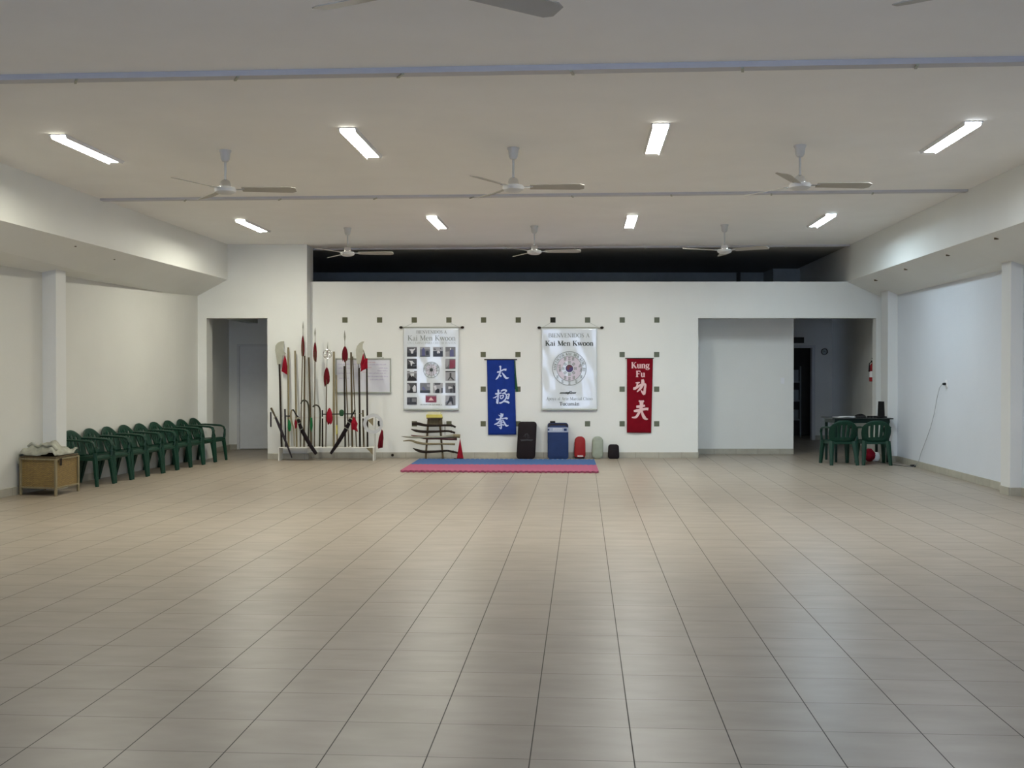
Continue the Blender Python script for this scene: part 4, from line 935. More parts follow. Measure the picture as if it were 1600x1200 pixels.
brush(b, [([(290, 620), (355, 640), (425, 625)], [30, 60, 40]), ([(360, 620), (358, 720), (345, 820), (290, 930), (220, 1030), (115, 1040)], [110, 85, 75, 65, 60, 25]),
          ([(230, 770), (300, 765), (450, 740)], [60, 70, 45]), ([(165, 880), (240, 870), (380, 840), (480, 825), (535, 830)], [40, 75, 60, 65, 70]),
          ([(365, 860), (385, 950), (430, 1040), (480, 1080), (525, 1080)], [40, 65, 85, 50, 20])], 980, 588, 16.2, PR)
b.build('character', M['pink'], tr, rnormals=False)

# ------------------------------------------------------------------ olive square insets
sq = [(539 + 54.15 * k, 500, 'top row', k) for k in range(10)]
sq += [(593, 554, 'second row', 0), (755, 554, 'second row', 1), (809.3, 554, 'second row', 2), (972, 554, 'second row', 3), (1026, 554, 'second row', 4)]
sq += [(755, 608, 'third row', 0), (809.3, 608, 'third row', 1), (972, 608, 'third row', 2), (1026, 608, 'third row', 3)]
sq += [(647.5, 662.2, 'bottom row', 0), (701.5, 662.2, 'bottom row', 1), (755, 662.2, 'bottom row', 2), (809.3, 662.2, 'bottom row', 3), (918, 662.2, 'bottom row', 4), (972, 662.2, 'bottom row', 5), (1026, 662.2, 'bottom row', 6)]
od = ['leftmost', 'second from the left', 'third from the left', 'fourth from the left', 'fifth from the left', 'sixth from the left', 'seventh from the left', 'eighth from the left', 'ninth from the left', 'rightmost']
for px, py, row, k in sq:
    n = sum(1 for s_ in sq if s_[2] == row); o_ = 'rightmost' if k == n - 1 else od[k]
    p = at(px, py, YB); h = .0475
    b = MB(); b.box(-h, h, -.004, .012, -h, h)
    m_ = M['darktile'] if abs(px - 863.9) < 1 and py == 500 else (M['olivegrey'] if px > 900 else M['olive'])
    o = b.build('wall_tile', m_, origin=None); o.location = (p.x, YB, p.z)
    tag(o, 'small square %s tile set in the white back wall, %s, %s' % ('black' if m_ is M['darktile'] else 'grey-green' if px > 900 else 'olive', row, o_), 'tile', 'square tiles in the back wall')

# ------------------------------------------------------------------ whiteboard
Yw = YB - .012
a, c = at(525.5, 613, YB), at(610, 561, YB)
t = thing('whiteboard', 'framed whiteboard with faint handwriting behind the weapon rack', 'whiteboard', (a.x, YB, a.z))
b = MB(); b.box(a.x, c.x, Yw - .006, YB, a.z, c.z); b.build('writing_surface', M['board'], t)
b = MB(); b.box(a.x - .015, c.x + .015, Yw - .016, YB, c.z - .012, c.z + .015); b.box(a.x - .015, c.x + .015, Yw - .03, YB, a.z - .02, a.z + .008); b.box(a.x - .015, a.x + .008, Yw - .016, YB, a.z, c.z); b.box(c.x - .008, c.x + .015, Yw - .016, YB, a.z, c.z)
b.build('frame', M['alu'], t, bevel=.003)
PW = lambda x, y: at(x, y, Yw - .0075)
b = MB()
for k, (x0, x1, y) in enumerate(((528, 556, 570), (577, 604, 570.5), (592, 606, 576), (590, 605, 580), (576, 603, 584), (575, 606, 589), (578, 600, 594), (529, 548, 576), (529, 552, 584), (530, 545, 592))):
    scribble(b, x0, x1, y, 1.4, PW, .3, 20 + k)
b.build('handwriting', M['marker'], t, rnormals=False)
b = MB()
for k, (x0, x1, y) in enumerate(((566, 586, 567), (562, 580, 575), (566, 574, 582))): scribble(b, x0, x1, y, 1.2, PW, .3, 40 + k)
b.build('red_handwriting', M['markerred'], t, rnormals=False)
p = at(598.5, 559.5, YB - .02); b = MB(); b.box(p.x - .015, p.x + .015, YB - .03, YB, p.z - .015, p.z + .012); b.build('clip', M['alu'], t)

# ------------------------------------------------------------------ weapon rack
YK = 19.15; ZK = at(510, 698.4, YK).z
xl, xr = at(436, 700, YK).x, at(585, 700, YK).x
t = thing('weapon_rack', 'low white wooden rack with a shelf and a rail holding long weapons', 'rack', ((xl + xr) / 2, YK, 0))
zt_ = at(510, 652, 19.27).z
for x in (xl, xr - .018):
    b = MB(); b.box(x, x + .014, 19.08, 19.40, 0, ZK - .012); b.box(x, x + .014, 19.24, 19.40, ZK - .012, zt_ + .02); b.build('side_panel', M['whitewood'], t, bevel=.002)
b = MB(); b.box(xl + .014, xr - .014, 19.08, 19.40, ZK - .014, ZK); b.build('shelf', M['whitewood'], t)
b = MB(); b.box(xl + .018, xr - .018, 19.26, 19.28, zt_ - .018, zt_ + .008); b.build('rail', M['whitewood'], t)
b = MB(); q0 = at(571.5, 700, 19.05); b.plate([(q0.x, 19.09, ZK - .014), (xr - .018, 19.09, ZK - .014), (xr - .018, 19.09, at(585, 711, 19.05).z)], (0, .02, 0)); b.build('corner_brace', M['tan'], t)

def wtop(px, py): return at(px, py, 19.37)
def wbot(px): q = at(px, 698.4, YK); return Vector((q.x, YK, ZK + .001))
def lerp_shaft(px0, py0, px1):
    return wtop(px0, py0), wbot(px1)
def shaft(b, a, c, r, n=8): b.tube([c, c.lerp(a, .5), a], [r * 1.08, r * 1.08, r], n)
def staff(px0, py0, px1, r, m, label, wood='wooden staff'):
    a, c = lerp_shaft(px0, py0, px1); b = MB(); shaft(b, a, c, r * 1.2)
    return tag(b.build('wooden_staff', m, smooth=True), label, 'staff', 'plain staffs in the rack')
staff(450.3, 543, 451, .014, M['tan'], 'pale wooden staff, tallest plain one, just right of the broad left blade')
staff(461, 548, 463.5, .013, M['tan'], 'pale wooden staff, second plain one from the rack left end')
staff(476, 556, 475, .012, M['brown'], 'brown wooden staff standing just right of the tall thin spear')
staff(482.5, 558.5, 486.5, .013, M['brown'], 'brown wooden staff leaning slightly left, behind the right hooked cane')
staff(521.6, 549.5, 521.5, .015, M['tan'], 'thick pale wooden staff at the left edge of the whiteboard')
staff(525.5, 586, 527, .011, M['tan'], 'shorter pale staff just right of the thick pale one')
staff(538, 572, 539.5, .012, M['dark'], 'short dark staff in front of the whiteboard, under the right spear tassel')
staff(548.5, 550.5, 550.5, .013, M['brown'], 'brown staff in front of the middle of the whiteboard')
staff(551, 557, 557, .008, M['brown'], 'thin brown rod beside the brown staff before the whiteboard')
staff(503.7, 641, 504, .011, M['dark'], 'short dark stick in the middle of the rack, left of the red cloth')
staff(567, 641, 568.5, .012, M['brown'], 'short brown stick near the right end of the rack')

def tassel(b, top, h, r, n=14, seed=0):
    rnd = random.Random(seed)
    prof = [(.15, 0), (.55, .12), (.85, .3), (1, .55), (.95, .8), (.7, 1)]
    vs = []; fs = []
    for i, (rr, hh) in enumerate(prof):
        for j in range(n):
            a = 2 * PI * j / n; k = (1 + (.18 if j % 2 else -.12) * hh) * rr * r
            vs.append(top + Vector((k * math.cos(a), k * .8 * math.sin(a), -h * hh * (1 + (rnd.uniform(-.12, .15) if i == len(prof) - 1 else 0)))))
    for i in range(len(prof) - 1):
        for j in range(n): fs.append((i * n + j, i * n + (j + 1) % n, (i + 1) * n + (j + 1) % n, (i + 1) * n + j))
    fs.append(tuple(range(n))); fs.append(tuple((len(prof) - 1) * n + j for j in range(n))[::-1]); b.add(vs, fs)
def spear(tip, head_w, tas0, tas1, tas_r, bot, sr, label, mt, seed):
    a = wtop(*tip); ta = wtop(*tas0); tb_ = wtop(*tas1); c = wbot(bot)
    d = (a - c).normalized()
    t = thing('spear', label, 'spear', tuple(c), 'tasselled spears in the rack')
    b = MB(); shaft(b, ta + Vector((0, 0, -.02)), c, sr); b.build('shaft', M['brown'], t, smooth=True)
    b = MB(); L = (a - ta)
    b.tube([ta + L * k for k in (0, .3, .42, .6, .8, 1)], [.007, .006, head_w * .6, head_w, head_w * .6, .001], 6, flat=(1, .35)); b.build('spearhead', M['spearsteel'], t, smooth=True)
    b = MB(); tassel(b, ta, ta.z - tb_.z, tas_r, seed=seed); b.build('tassel', mt, t, smooth=True)
    return t
spear((473.5, 502), .012, (473.2, 524), (472.5, 554), .027, 469.5, .009, 'tallest thin spear with faded red tassel, left part of the rack', M['tassel'], 1)
spear((492.3, 511.5), .015, (492.3, 534), (492.5, 562), .030, 491.5, .009, 'spear with narrow leaf head and long dark red tassel, above the right hooked cane', M['tassel'], 2)
spear((538.5, 516), .018, (539, 541), (539.3, 563), .050, 545, .009, 'spear with wide dark red tassel at the top left of the whiteboard', M['tassel'], 3)
t = spear((512.2, 533.5), .013, (510.6, 574), (509.5, 601), .050, 509, .009, 'spear with chrome ring guard below its head and low red tassel, centre of the rack', M['tassel'], 4)
pc = at(511.5, 553, 19.34)
b = MB(); b.tube([pc + Vector((.075 * math.cos(a), 0, .075 * math.sin(a))) for a in [2 * PI * i / 32 for i in range(33)]], .010, 8, caps=False)
for k in range(5):
    a0 = 2 * PI * k / 5; b.tube([pc + Vector((.07 * (1 - s) * math.cos(a0 + 1.6 * s), 0, .07 * (1 - s) * math.sin(a0 + 1.6 * s))) for s in [i / 8 for i in range(9)]], .009, 6)
b.build('ring_guard', M['chrome'], t, smooth=True)

def guandao(label, blade_px, neck, bot, scarf_px, r, prongs=None, ymat=None):
    a = wtop(*neck); c = wbot(bot)
    t = thing('broad_bladed_polearm', label, 'polearm', tuple(c), 'broad-bladed polearms')
    b = MB(); shaft(b, a, c, r); b.build('shaft', M['dark'], t, smooth=True)
    b = MB(); b.plate([at(x, y, 19.375) for x, y in blade_px], (0, -.008, 0)); b.build('blade', ymat or M['steel'], t)
    b = MB()
    n = len(scarf_px); cx = sum(p_[0] for p_ in scarf_px) / n; cy = sum(p_[1] for p_ in scarf_px) / n
    vs = [at(x, y, 19.35 - .03 * (i % 2)) for i, (x, y) in enumerate(scarf_px)] + [at(cx, cy, 19.30)]
    b.add(vs, [(i, (i + 1) % n, n) for i in range(n)]); b.build('scarf', M['redcloth'], t, solid=.004)
    if prongs:
        b = MB()
        for p0, p1 in prongs: b.tube([wtop(*p0), wtop(*p1)], .006, 6)
        b.build('tang', M['dark'], t)
    return t
guandao('polearm with broad pale curved blade and red scarf, far left of the rack',
        [(443.8, 533), (443.5, 541), (442.6, 545), (443.4, 549), (446.8, 552.5), (444.5, 555), (442, 555), (439, 570), (433.5, 570), (431.5, 556), (430, 547), (430.6, 540), (434, 535.6), (439, 533.4)],
        (436.6, 569), 440, [(445, 555), (447.5, 562), (449.5, 577), (449.3, 586), (440, 580), (442, 566)], .016)
guandao('polearm with crescent-tipped pale blade before the whiteboard',
        [(569.5, 533.3), (567, 537.5), (566.6, 543), (568, 548), (566.8, 553), (566, 559), (565.8, 568.5), (557.8, 569), (556.6, 556), (556, 547), (557.8, 541), (561.5, 536.3), (565.5, 533.8)],
        (561, 575), 562.5, [(567.5, 552), (569.5, 560), (569, 572), (564, 578), (563.6, 568)], .016, prongs=(((560, 568), (560.3, 576)), ((562.8, 568), (562.4, 576))))
a, c = lerp_shaft(573, 560, 574.3)
t = thing('hooked_polearm', 'dark polearm with a spike and bright red scarf, rightmost tall weapon', 'polearm', tuple(c))
b = MB(); shaft(b, a, c, .014); b.build('shaft', M['dark'], t, smooth=True)
b = MB(); b.tube([at(567.8, 546.5, 19.36), at(569.5, 554, 19.36), at(571.5, 561.5, 19.36)], [.003, .014, .016], 6, flat=(1, .5)); b.build('spike', M['brown'], t, smooth=True)
px_ = [(570.5, 560.5), (574.3, 560), (574.5, 575.5), (568, 578), (563, 581.3), (565.3, 573), (567, 566)]
n = len(px_); vs = [at(x, y, 19.33 - .03 * (i % 2)) for i, (x, y) in enumerate(px_)] + [at(570, 570, 19.28)]
b = MB(); b.add(vs, [(i, (i + 1) % n, n) for i in range(n)]); b.build('scarf', M['redcloth'], t, solid=.004)

# hooked canes
def cane(label, pts, bot_py):
    P3 = [at(x, y, 19.10) for x, y in pts]; b = MB()
    pp, ww = smooth_poly([(p.x, p.z) for p in P3], [.0135] * len(P3), 4)
    b.tube([Vector((x, 19.10 + .13 * min(1, max(0, (z - .2) / .6)), z)) for x, z in pp], ww, 8)
    return tag(b.build('hooked_cane', M['canewood'], smooth=True), label, 'cane', 'hooked canes in the rack')
cane('brown walking cane with round hook, left and taller one of two', [(468, 631.5), (469.5, 627.5), (473.3, 625.6), (477.5, 628), (479.8, 634), (480.6, 645), (481, 670), (481.4, 697.5)], 697)
cane('brown walking cane with round hook, right and lower one of two', [(487, 636.5), (488.5, 634.3), (492, 633.4), (495.8, 635.5), (498, 641), (498.4, 655), (499, 689), (499.1, 697.5)], 697)

# tonfa baton, wall stick
t = thing('side_handle_baton', 'black baton with side handle standing on the rack shelf, left end', 'baton', tuple(wbot(446.5)))
b = MB(); b.tube([at(446.6, 683, 19.12) if False else wbot(446.5), at(445.2, 639, 19.22)], .014, 10); b.build('stick', M['purple_dark'], t, smooth=True)
b = MB(); b.tube([at(446.5, 650, 19.2), at(450, 650.2, 19.2), at(452.8, 650.3, 19.2)], [.009, .010, .014], 8); b.build('side_handle', M['black'], t, smooth=True)
b = MB(); b.tube([at(423, 644, YL - .014), at(423.2, 667, YL - .014)], .0125, 8)
tag(b.build('short_stick', M['purple_dark'], smooth=True), 'short dark stick hanging on the white wall left of the rack', 'stick')

# sheathed swords leaning diagonally
def saber(name, label, handle, guard, sheath, rs, m, bands, group=None, Yd=19.0, Ye=18.97, scarf=None, hm=None):
    base = at(*sheath[-1], Ye)
    t = thing(name, label, 'sword', tuple(base), group)
    n = len(sheath); b = MB()
    pp, ww = smooth_poly(sheath, rs, 4); k = len(pp)
    b.tube([at(x, y, Yd + (Ye - Yd) * i / (k - 1)) for i, (x, y) in enumerate(pp)], ww, 8, flat=(1, .4)); b.build('scabbard', m, t, smooth=True)
    b = MB(); pp, ww = smooth_poly(handle, [.012] * (len(handle) - 1) + [.016], 4); b.tube([at(x, y, Yd) for x, y in pp], ww, 8); b.build('hilt', hm or M['black'], t, smooth=True)
    if guard: b = MB(); b.tube([at(guard[0], guard[1], Yd), at(guard[2], guard[3], Yd)], .012, 8, flat=(1, 2.2)); b.build('guard', M['steel'], t, smooth=True)
    for bx in bands:
        b = MB(); b.tube([at(bx[0], bx[1], Yd), at(bx[2], bx[3], Yd)], .008, 8, flat=(1, 3.2)); b.build('band', M['alu'], t, smooth=True)
    return t
saber('curved_sword', 'black sheathed curved sword leaning against the rack, handle up left', [(466, 652), (462.5, 648), (460, 643), (457.5, 640)], (463, 655.5, 468.5, 652),
      [(466, 655), (470, 668), (477, 682), (485, 696), (494.5, 709.5)], [.028, .032, .036, .034, .03], M['blackcloth'], [(464.8, 662.5, 470, 660.5), (467.8, 672.5, 473.4, 669.5)], 'sheathed curved swords', Yd=19.04, Ye=19.06)
saber('curved_sword', 'black sheathed curved sword leaning against the rack, handle up right', [(548, 653), (550.5, 648), (553, 644), (554.5, 640.5)], (545.5, 652, 551, 656),
      [(548, 655), (544, 664), (537, 677), (528, 692), (516.5, 709)], [.03, .033, .035, .034, .022], M['blackcloth'], [(543, 658.5, 548.5, 662), (538, 667.5, 544.3, 671)], 'sheathed curved swords', Yd=19.04, Ye=19.06)
b = MB(); px_ = [(552.5, 650), (555.5, 655), (558.8, 662), (557.5, 668), (559.5, 675), (553, 671.5), (549.5, 672), (549, 660)]
n = len(px_); vs = [at(x, y, 19.02 - .02 * (i % 2)) for i, (x, y) in enumerate(px_)] + [at(553.5, 662, 18.97)]
b.add(vs, [(i, (i + 1) % n, n) for i in range(n)]); tag(b.build('red_kerchief', M['redcloth'], solid=.004), 'bright red kerchief tied by the hilt of the right sheathed sword', 'cloth')
# long sheathed sword at far left reaching the floor
t = thing('straight_sword', 'long slim brown sheathed sword leaning at the far left of the rack', 'sword', tuple(at(456.5, 716.8, 18.95)))
b = MB(); pp = [(430.5, 652), (437, 667), (444, 684), (450, 699), (456.3, 715.5)]
b.tube([at(x, y, 19.12 - .14 * i / 4) for i, (x, y) in enumerate(pp)], [.020, .026, .022, .017, .010], 8, flat=(1, .6)); b.build('scabbard', M['purple_dark'], t, smooth=True)
b = MB(); b.tube([at(430.5, 652, 19.12), at(427.5, 645.5, 19.14), at(423.6, 637.5, 19.16)], [.013, .016, .018], 8); b.build('hilt', M['brown'], t, smooth=True)
b = MB(); b.tube([at(427.6, 653.5, 19.12), at(433, 650.8, 19.12)], .010, 8); b.build('guard', M['steel'], t, smooth=True)
# tan curved hook sword with green and red tassels
t = thing('hook_sword', 'tan curved sword standing among the poles left of the black scabbard', 'sword', tuple(wbot(457)))
b = MB(); pp, ww = smooth_poly([(457.5, 639.5), (455, 643), (454.5, 652), (456.5, 662), (459, 671), (459.5, 697.5)], [.008, .014, .016, .016, .012, .009], 4)
b.tube([at(x, y, 19.06) for x, y in pp], ww, 8, flat=(1, .4)); b.build('blade', M['tan'], t, smooth=True)
def kerchief(name, label, m, px, Yk, cat='cloth', group=None):
    n = len(px); cx = sum(q[0] for q in px) / n; cy = sum(q[1] for q in px) / n
    b = MB(); b.add([at(x, y, Yk - .02 * (i % 2)) for i, (x, y) in enumerate(px)] + [at(cx, cy, Yk - .05)], [(i, (i + 1) % n, n) for i in range(n)])
    return tag(b.build(name, m, solid=.004), label, cat, group)
kerchief('green_kerchief', 'bright green kerchief hanging at the left end of the rack', M['greencloth'], [(450.5, 655), (453, 657), (455, 664), (454, 673), (451.5, 674.5), (449.3, 668)], 19.05)
kerchief('red_ribbon', 'small faded red ribbon left of the black scabbard', M['redcloth'], [(461, 655), (464.5, 660), (464, 668), (461, 670), (460, 662)], 19.08)
kerchief('green_scarf', 'dull green scarf hanging from the rail between the hooked canes', M['greencloth'], [(485.3, 652), (488, 653), (488.5, 665), (487, 676), (484.5, 668)], 19.08)
kerchief('yellow_ribbon', 'short yellow ribbon hanging beside the thick pale staff', M['yellow'], [(524.6, 665), (527, 664), (527.5, 677), (525, 680)], 19.08)
# horizontal dagger with red and green tassels resting over the rail
t = thing('tasselled_dart', 'thin black rod lying along the rail with red and green tufts', 'weapon', tuple(at(533, 652, 19.1)))
b = MB(); b.tube([at(504.5, 647.2, 19.09), at(556, 646.6, 19.09)], .009, 8); b.build('rod', M['black'], t, smooth=True)
b = MB(); pz = at(514.5, 637.5, 19.06); tassel(b, pz + Vector((0, .02, 0)), .27, .052, seed=9); b.build('red_tassel', M['redcloth'], t, smooth=True)
b = MB(); blob(b, tuple(at(533.8, 645, 19.07)), .04, .03, .06, 11, 14, 8); b.build('green_tuft', M['greentuft'], t, smooth=True)
# ring weapon at the right end
pc = at(583, 662, 19.07)
t = thing('ring_weapon', 'pale grey flat ring with a grip hanging at the right end of the rack', 'ring', tuple(pc))
b = MB(); n = 48
for k in range(n):
    a0, a1 = 2 * PI * k / n, 2 * PI * (k + 1) / n; q = []
    for yy in (-.008, .008):
        for a, r in ((a0, .117), (a1, .117), (a1, .174), (a0, .174)): q.append(pc + Vector((r * math.cos(a), yy, r * math.sin(a))))
    b.add(q, [(0, 1, 2, 3), (7, 6, 5, 4), (0, 4, 5, 1), (2, 6, 7, 3)])
b.build('ring', M['ringwhite'], t)
b = MB(); b.tube([pc + Vector((.10, 0, .05)), pc + Vector((.095, 0, 0)), pc + Vector((.11, 0, -.045))], .018, 8); b.build('grip', M['black'], t, smooth=True)
b = MB(); b.plate([pc + Vector((-.10, .004, .06)), pc + Vector((0, .004, .105)), pc + Vector((0, .004, -.04))], (0, .006, 0)); b.build('inner_plate', M['tan'], t)
kerchief('long_red_scarf', 'long dark red scarf hanging from the pale ring at the rack right end', M['tassel'], [(596.5, 670.5), (598.7, 674), (599.2, 684), (598, 699.5), (594, 700), (591, 701), (590.3, 697), (592, 684)], 19.055)
b = MB(); b.tube([at(560, 646.2, 19.21), at(567.5, 646.6, 19.21)], .006, 6); tag(b.build('cross_pin', M['tan'], smooth=True), 'thin tan pin crossing the short brown stick at the rack right end', 'stick')

# ------------------------------------------------------------------ sword stand
YS_ = 19.45
t = thing('sword_stand', 'narrow brown wooden stand carrying six horizontal swords under the photo poster', 'sword stand', tuple(at(679, 716.5, YS_).xyz * Vector((1, 1, 0)).x) if False else (at(679, 716, YS_).x, YS_, 0))
for (x0, y0), (x1, y1) in (((669.5, 653), (665, 717)), ((686.5, 653), (692.3, 717))):
    a, c = at(x0, y0, YS_ + .05), at(x1, y1, YS_ - .05); c = Vector((c.x, c.y, .0)); a2 = a
    b = MB(); b.beam(c, a, .034, .03, up=(0, 1, 0)); b.build('upright', M['brown'], t, bevel=.003)
b = MB(); b.beam(at(669, 663, YS_ + .07), at(689, 663, YS_ + .07), .02, .13, up=(0, 0, 1)) if False else b.plate([at(669.5, 653, YS_ + .07), at(691, 653, YS_ + .07), at(691.5, 666, YS_ + .07), at(669.5, 666, YS_ + .07)], (0, .015, 0))
b.build('back_panel', M['tan'], t)
b = MB(); b.beam(at(667, 653.2, YS_ + .06), at(691.5, 653.2, YS_ + .06), .16, .018); b.build('top_shelf', M['brown'], t)
zsh = at(679, 653.2, YS_ + .06).z + .010
x0, x1 = at(666, 650, YS_).x, at(691, 650, YS_).x
b = MB(); b.box(x0, x1, YS_ - .02, YS_ + .14, zsh, zsh + .028); tag(b.build('yellow_book', M['yellow'], bevel=.003), 'yellow book at the bottom of the pile on the sword stand', 'book', 'pile on the sword stand')
b = MB(); b.box(x0 + .0, x1 - .005, YS_ - .02, YS_ + .14, zsh + .030, zsh + .054); tag(b.build('yellow_box', M['yellow'], bevel=.003), 'flat yellow box with dark corner, middle of the pile on the sword stand', 'box', 'pile on the sword stand')
b = MB(); b.box(x0 + .02, x1 - .03, YS_, YS_ + .13, zsh + .0555, zsh + .10); tag(b.build('cream_box', M['cream'], bevel=.003), 'cream coloured box on top of the pile on the sword stand', 'box', 'pile on the sword stand')
def hsword(label, pts, rs, m, Yd, hilt_from=None, guard=None, gm=None):
    pp, ww = smooth_poly(pts, [r * 1.3 for r in rs], 4); base = at(*pts[len(pts) // 2], Yd)
    t = thing('curved_sword', label, 'sword', tuple(base), 'swords on the sword stand')
    k = int(len(pp) * .80)
    b = MB(); b.tube([at(x, y, Yd) for x, y in pp[:k + 1]], ww[:k + 1], 8, flat=(1, .45)); b.build('scabbard', m, t, smooth=True)
    b = MB(); b.tube([at(x, y, Yd) for x, y in pp[k:]], [w_ * 1.0 for w_ in ww[k:]], 8); b.build('hilt', gm or m, t, smooth=True)
    gx, gy = pp[k]; b = MB(); b.tube([at(gx, gy - 2.2, Yd), at(gx, gy + 2.2, Yd)], .009, 6); b.build('guard', M['dark'], t, smooth=True)
    return t
YA = 19.385
hsword('dark curved wooden sword, top one on the stand', [(643.5, 662.5), (652, 662), (665, 664.5), (682, 665), (698, 664.5), (706, 665), (712, 667.5)], [.018, .022, .018, .015, .014, .013, .014], M['dark'], YA)
hsword('dark curved wooden sword, second from the top on the stand', [(642, 670.5), (650, 673), (662, 674.5), (680, 674.3), (698, 673.5), (705, 674.5), (711, 676.5)], [.003, .018, .019, .016, .014, .013, .015], M['dark'], YA - .005)
hsword('reddish thick sheathed sword, third from the top on the stand', [(642, 680), (655, 682.5), (668, 684), (685, 684), (700, 685.5), (714, 685.8)], [.005, .018, .024, .024, .022, .020], mat('dark_red_lacquer', (.10, .022, .018), .4, noise=.2), YA - .01)
hsword('grey pointed blade reaching farthest left on the stand', [(627, 682), (640, 683), (655, 683.4), (690, 682.8), (708, 681), (719, 681.6)], [.002, .012, .013, .014, .024, .026], M['spearsteel'], YA - .045, gm=M['tan'])
hsword('pale tan curved wooden sword, fourth from the top on the stand', [(630, 689), (642, 688.3), (652, 691.5), (665, 693.5), (690, 693.5), (711, 694)], [.006, .012, .017, .016, .013, .015], M['tan'], YA)
hsword('dark curved wooden sword, lowest on the stand', [(645, 700), (652, 703.5), (663, 706), (680, 705.5), (698, 704.3), (708, 706), (717, 708)], [.003, .018, .020, .016, .014, .014, .013], M['dark'], YA)
# red cone tassel hanging from the grey blade hilt
b = MB(); q = at(718.8, 684, 19.30)
zb_ = .012
vs = [q + Vector((0, 0, 0))]; n = 12; ring = []
for j in range(n):
    a = 2 * PI * j / n; ring.append(Vector((at(719, 715, 19.3).x + .062 * math.cos(a) * (1 + .1 * (j % 2)), 19.30 + .04 * math.sin(a), zb_)))
b.add(vs + ring, [(0, 1 + j, 1 + (j + 1) % n) for j in range(n)] + [tuple(range(1, n + 1))[::-1]]); tag(b.build('red_tassel', M['redcloth']), 'long red cone-shaped tassel hanging from the grey sword to the floor', 'tassel')
b = MB(); b.tube([at(709, 716.5, 19.2) * 1.0, at(716, 717, 19.2), at(723, 716.2, 19.2)], .008, 6)
for v_ in b.v: v_.z = max(v_.z, .002)
tag(b.build('thin_strap', M['black'], smooth=True), 'thin black strap on the floor under the red tassel', 'strap')

b = MB(); b.tube([at(695.3, 660, 19.33), at(695.2, 668, 19.33), at(695.2, 680, 19.33)], [.004, .007, .004], 6)
tag(b.build('knotted_cord', M['dark'], smooth=True), 'thin dark knotted cord hanging from the upper swords, right side of the stand', 'cord')
b = MB(); b.tube([at(804.5, 563, YB - .012), at(805.2, 585, YB - .012), at(806.2, 606, YB - .012), at(808.5, 612, YB - .012)], [.008, .014, .03, .012], 7, flat=(1, .35))
tag(b.build('green_tassel', M['greentuft'], smooth=True), 'thin dark green tassel hanging at the right edge of the blue banner', 'tassel')
b = MB(); p = at(613.3, 711, YB - .02); b.lathe([(.022, 0), (.026, .012), (.02, .02)], 14, (p.x, YB - .034, p.z), axis='y')
tag(b.build('round_plug', M['dark'], smooth=True), 'small dark round plug on the baseboard right of the weapon rack', 'plug')

# ------------------------------------------------------------------ shields and pads leaning on the wall
def rounded_pad(px, depth, rad, m, name, parent, Yf, lean, lean_top=.0, bulge=.0, nseg=6):
    """px: (x0top,x1top,x0bot,x1bot,ytop,ybot)"""
    x0t, x1t, x0b, x1b, yt, yb_ = px
    A_, B_ = at(x0b, yb_, Yf), at(x1b, yb_, Yf); Zt = at(x0t, yt, Yf + lean).z
    X0t, X1t = at(x0t, yt, Yf + lean).x, at(x1t, yt, Yf + lean).x
    out = []
    H = Zt
    def pt(u, v):            # u 0..1 across, v 0..1 up
        l = A_.x + (X0t - A_.x) * v; r = B_.x + (X1t - B_.x) * v
        return Vector((l + (r - l) * u, Yf + lean * v, H * v))
    Wd = B_.x - A_.x; ru = rad / Wd; rv = rad / H; pts = []
    for (cu, cv, a0) in ((1 - ru, 1 - rv, 0), (ru, 1 - rv, 90), (ru, rv, 180), (1 - ru, rv, 270)):
        for k in range(nseg + 1):
            a = math.radians(a0 + 90 * k / nseg); pts.append((cu + ru * math.cos(a), cv + rv * math.sin(a)))
    P3 = [pt(u, v) for u, v in pts]
    b = MB(); n = len(P3); off = Vector((0, depth, 0)); inn = .86
    cu = pt(.5, .5)
    rings = [[cu + (p - cu) * .80 + Vector((0, -bulge, 0)) for p in P3], [cu + (p - cu) * .95 + Vector((0, -bulge * .4, 0)) for p in P3], P3, [p + off for p in P3]]
    vs = [q for r in rings for q in r] + [cu + Vector((0, -bulge * 1.15, 0))]
    fs = []
    for r in range(3):
        for j in range(n): fs.append((r * n + j, r * n + (j + 1) % n, (r + 1) * n + (j + 1) % n, (r + 1) * n + j))
    fs += [(4 * n, (j + 1) % n, j) for j in range(n)]; fs.append(tuple(3 * n + j for j in range(n)))
    b.add(vs, fs)
    for v_ in b.v: v_.z = max(v_.z, .001)
    return b.build(name, m, parent, smooth=True), pt
def shield(label, px, depth, rad, m, Yf, lean, bulge=.015):
    base = at((px[2] + px[3]) / 2, px[5], Yf); t = thing('strike_shield', label, 'shield pad', (base.x, Yf, 0), 'training pads leaning on the wall')
    o, pt = rounded_pad(px, depth, rad, m, 'padded_body', t, Yf, lean, bulge=bulge); return t, pt
t, pt = shield('large black strike shield with faint pale logo, leaning on the wall', (810, 839, 806.7, 836, 659, 716.8), .09, .06, M['blackcloth'], 19.50, .10)
def patch(t, pt, strokes, w_, m, name, off=.024):
    b = MB()
    for pts in strokes: ribbon(b, [(u, v) for u, v in pts], w_, lambda u, v: pt(u, v) + Vector((0, -off, 0)))
    return b.build(name, m, t, rnormals=False)
patch(t, pt, [[(.32, .60), (.42, .67), (.52, .68), (.60, .62), (.62, .56)], [(.44, .66), (.42, .58)], [(.52, .66), (.55, .56)], [(.15, .515), (.5, .53), (.85, .515)], [(.2, .49), (.5, .505), (.8, .49)]], .02, M['faint'], 'logo')
t, pt = shield('large blue strike shield with grey lettered band near the top', (855.7, 888, 856, 888.3, 661, 716.8), .10, .045, M['shieldblue'], 19.49, .10)
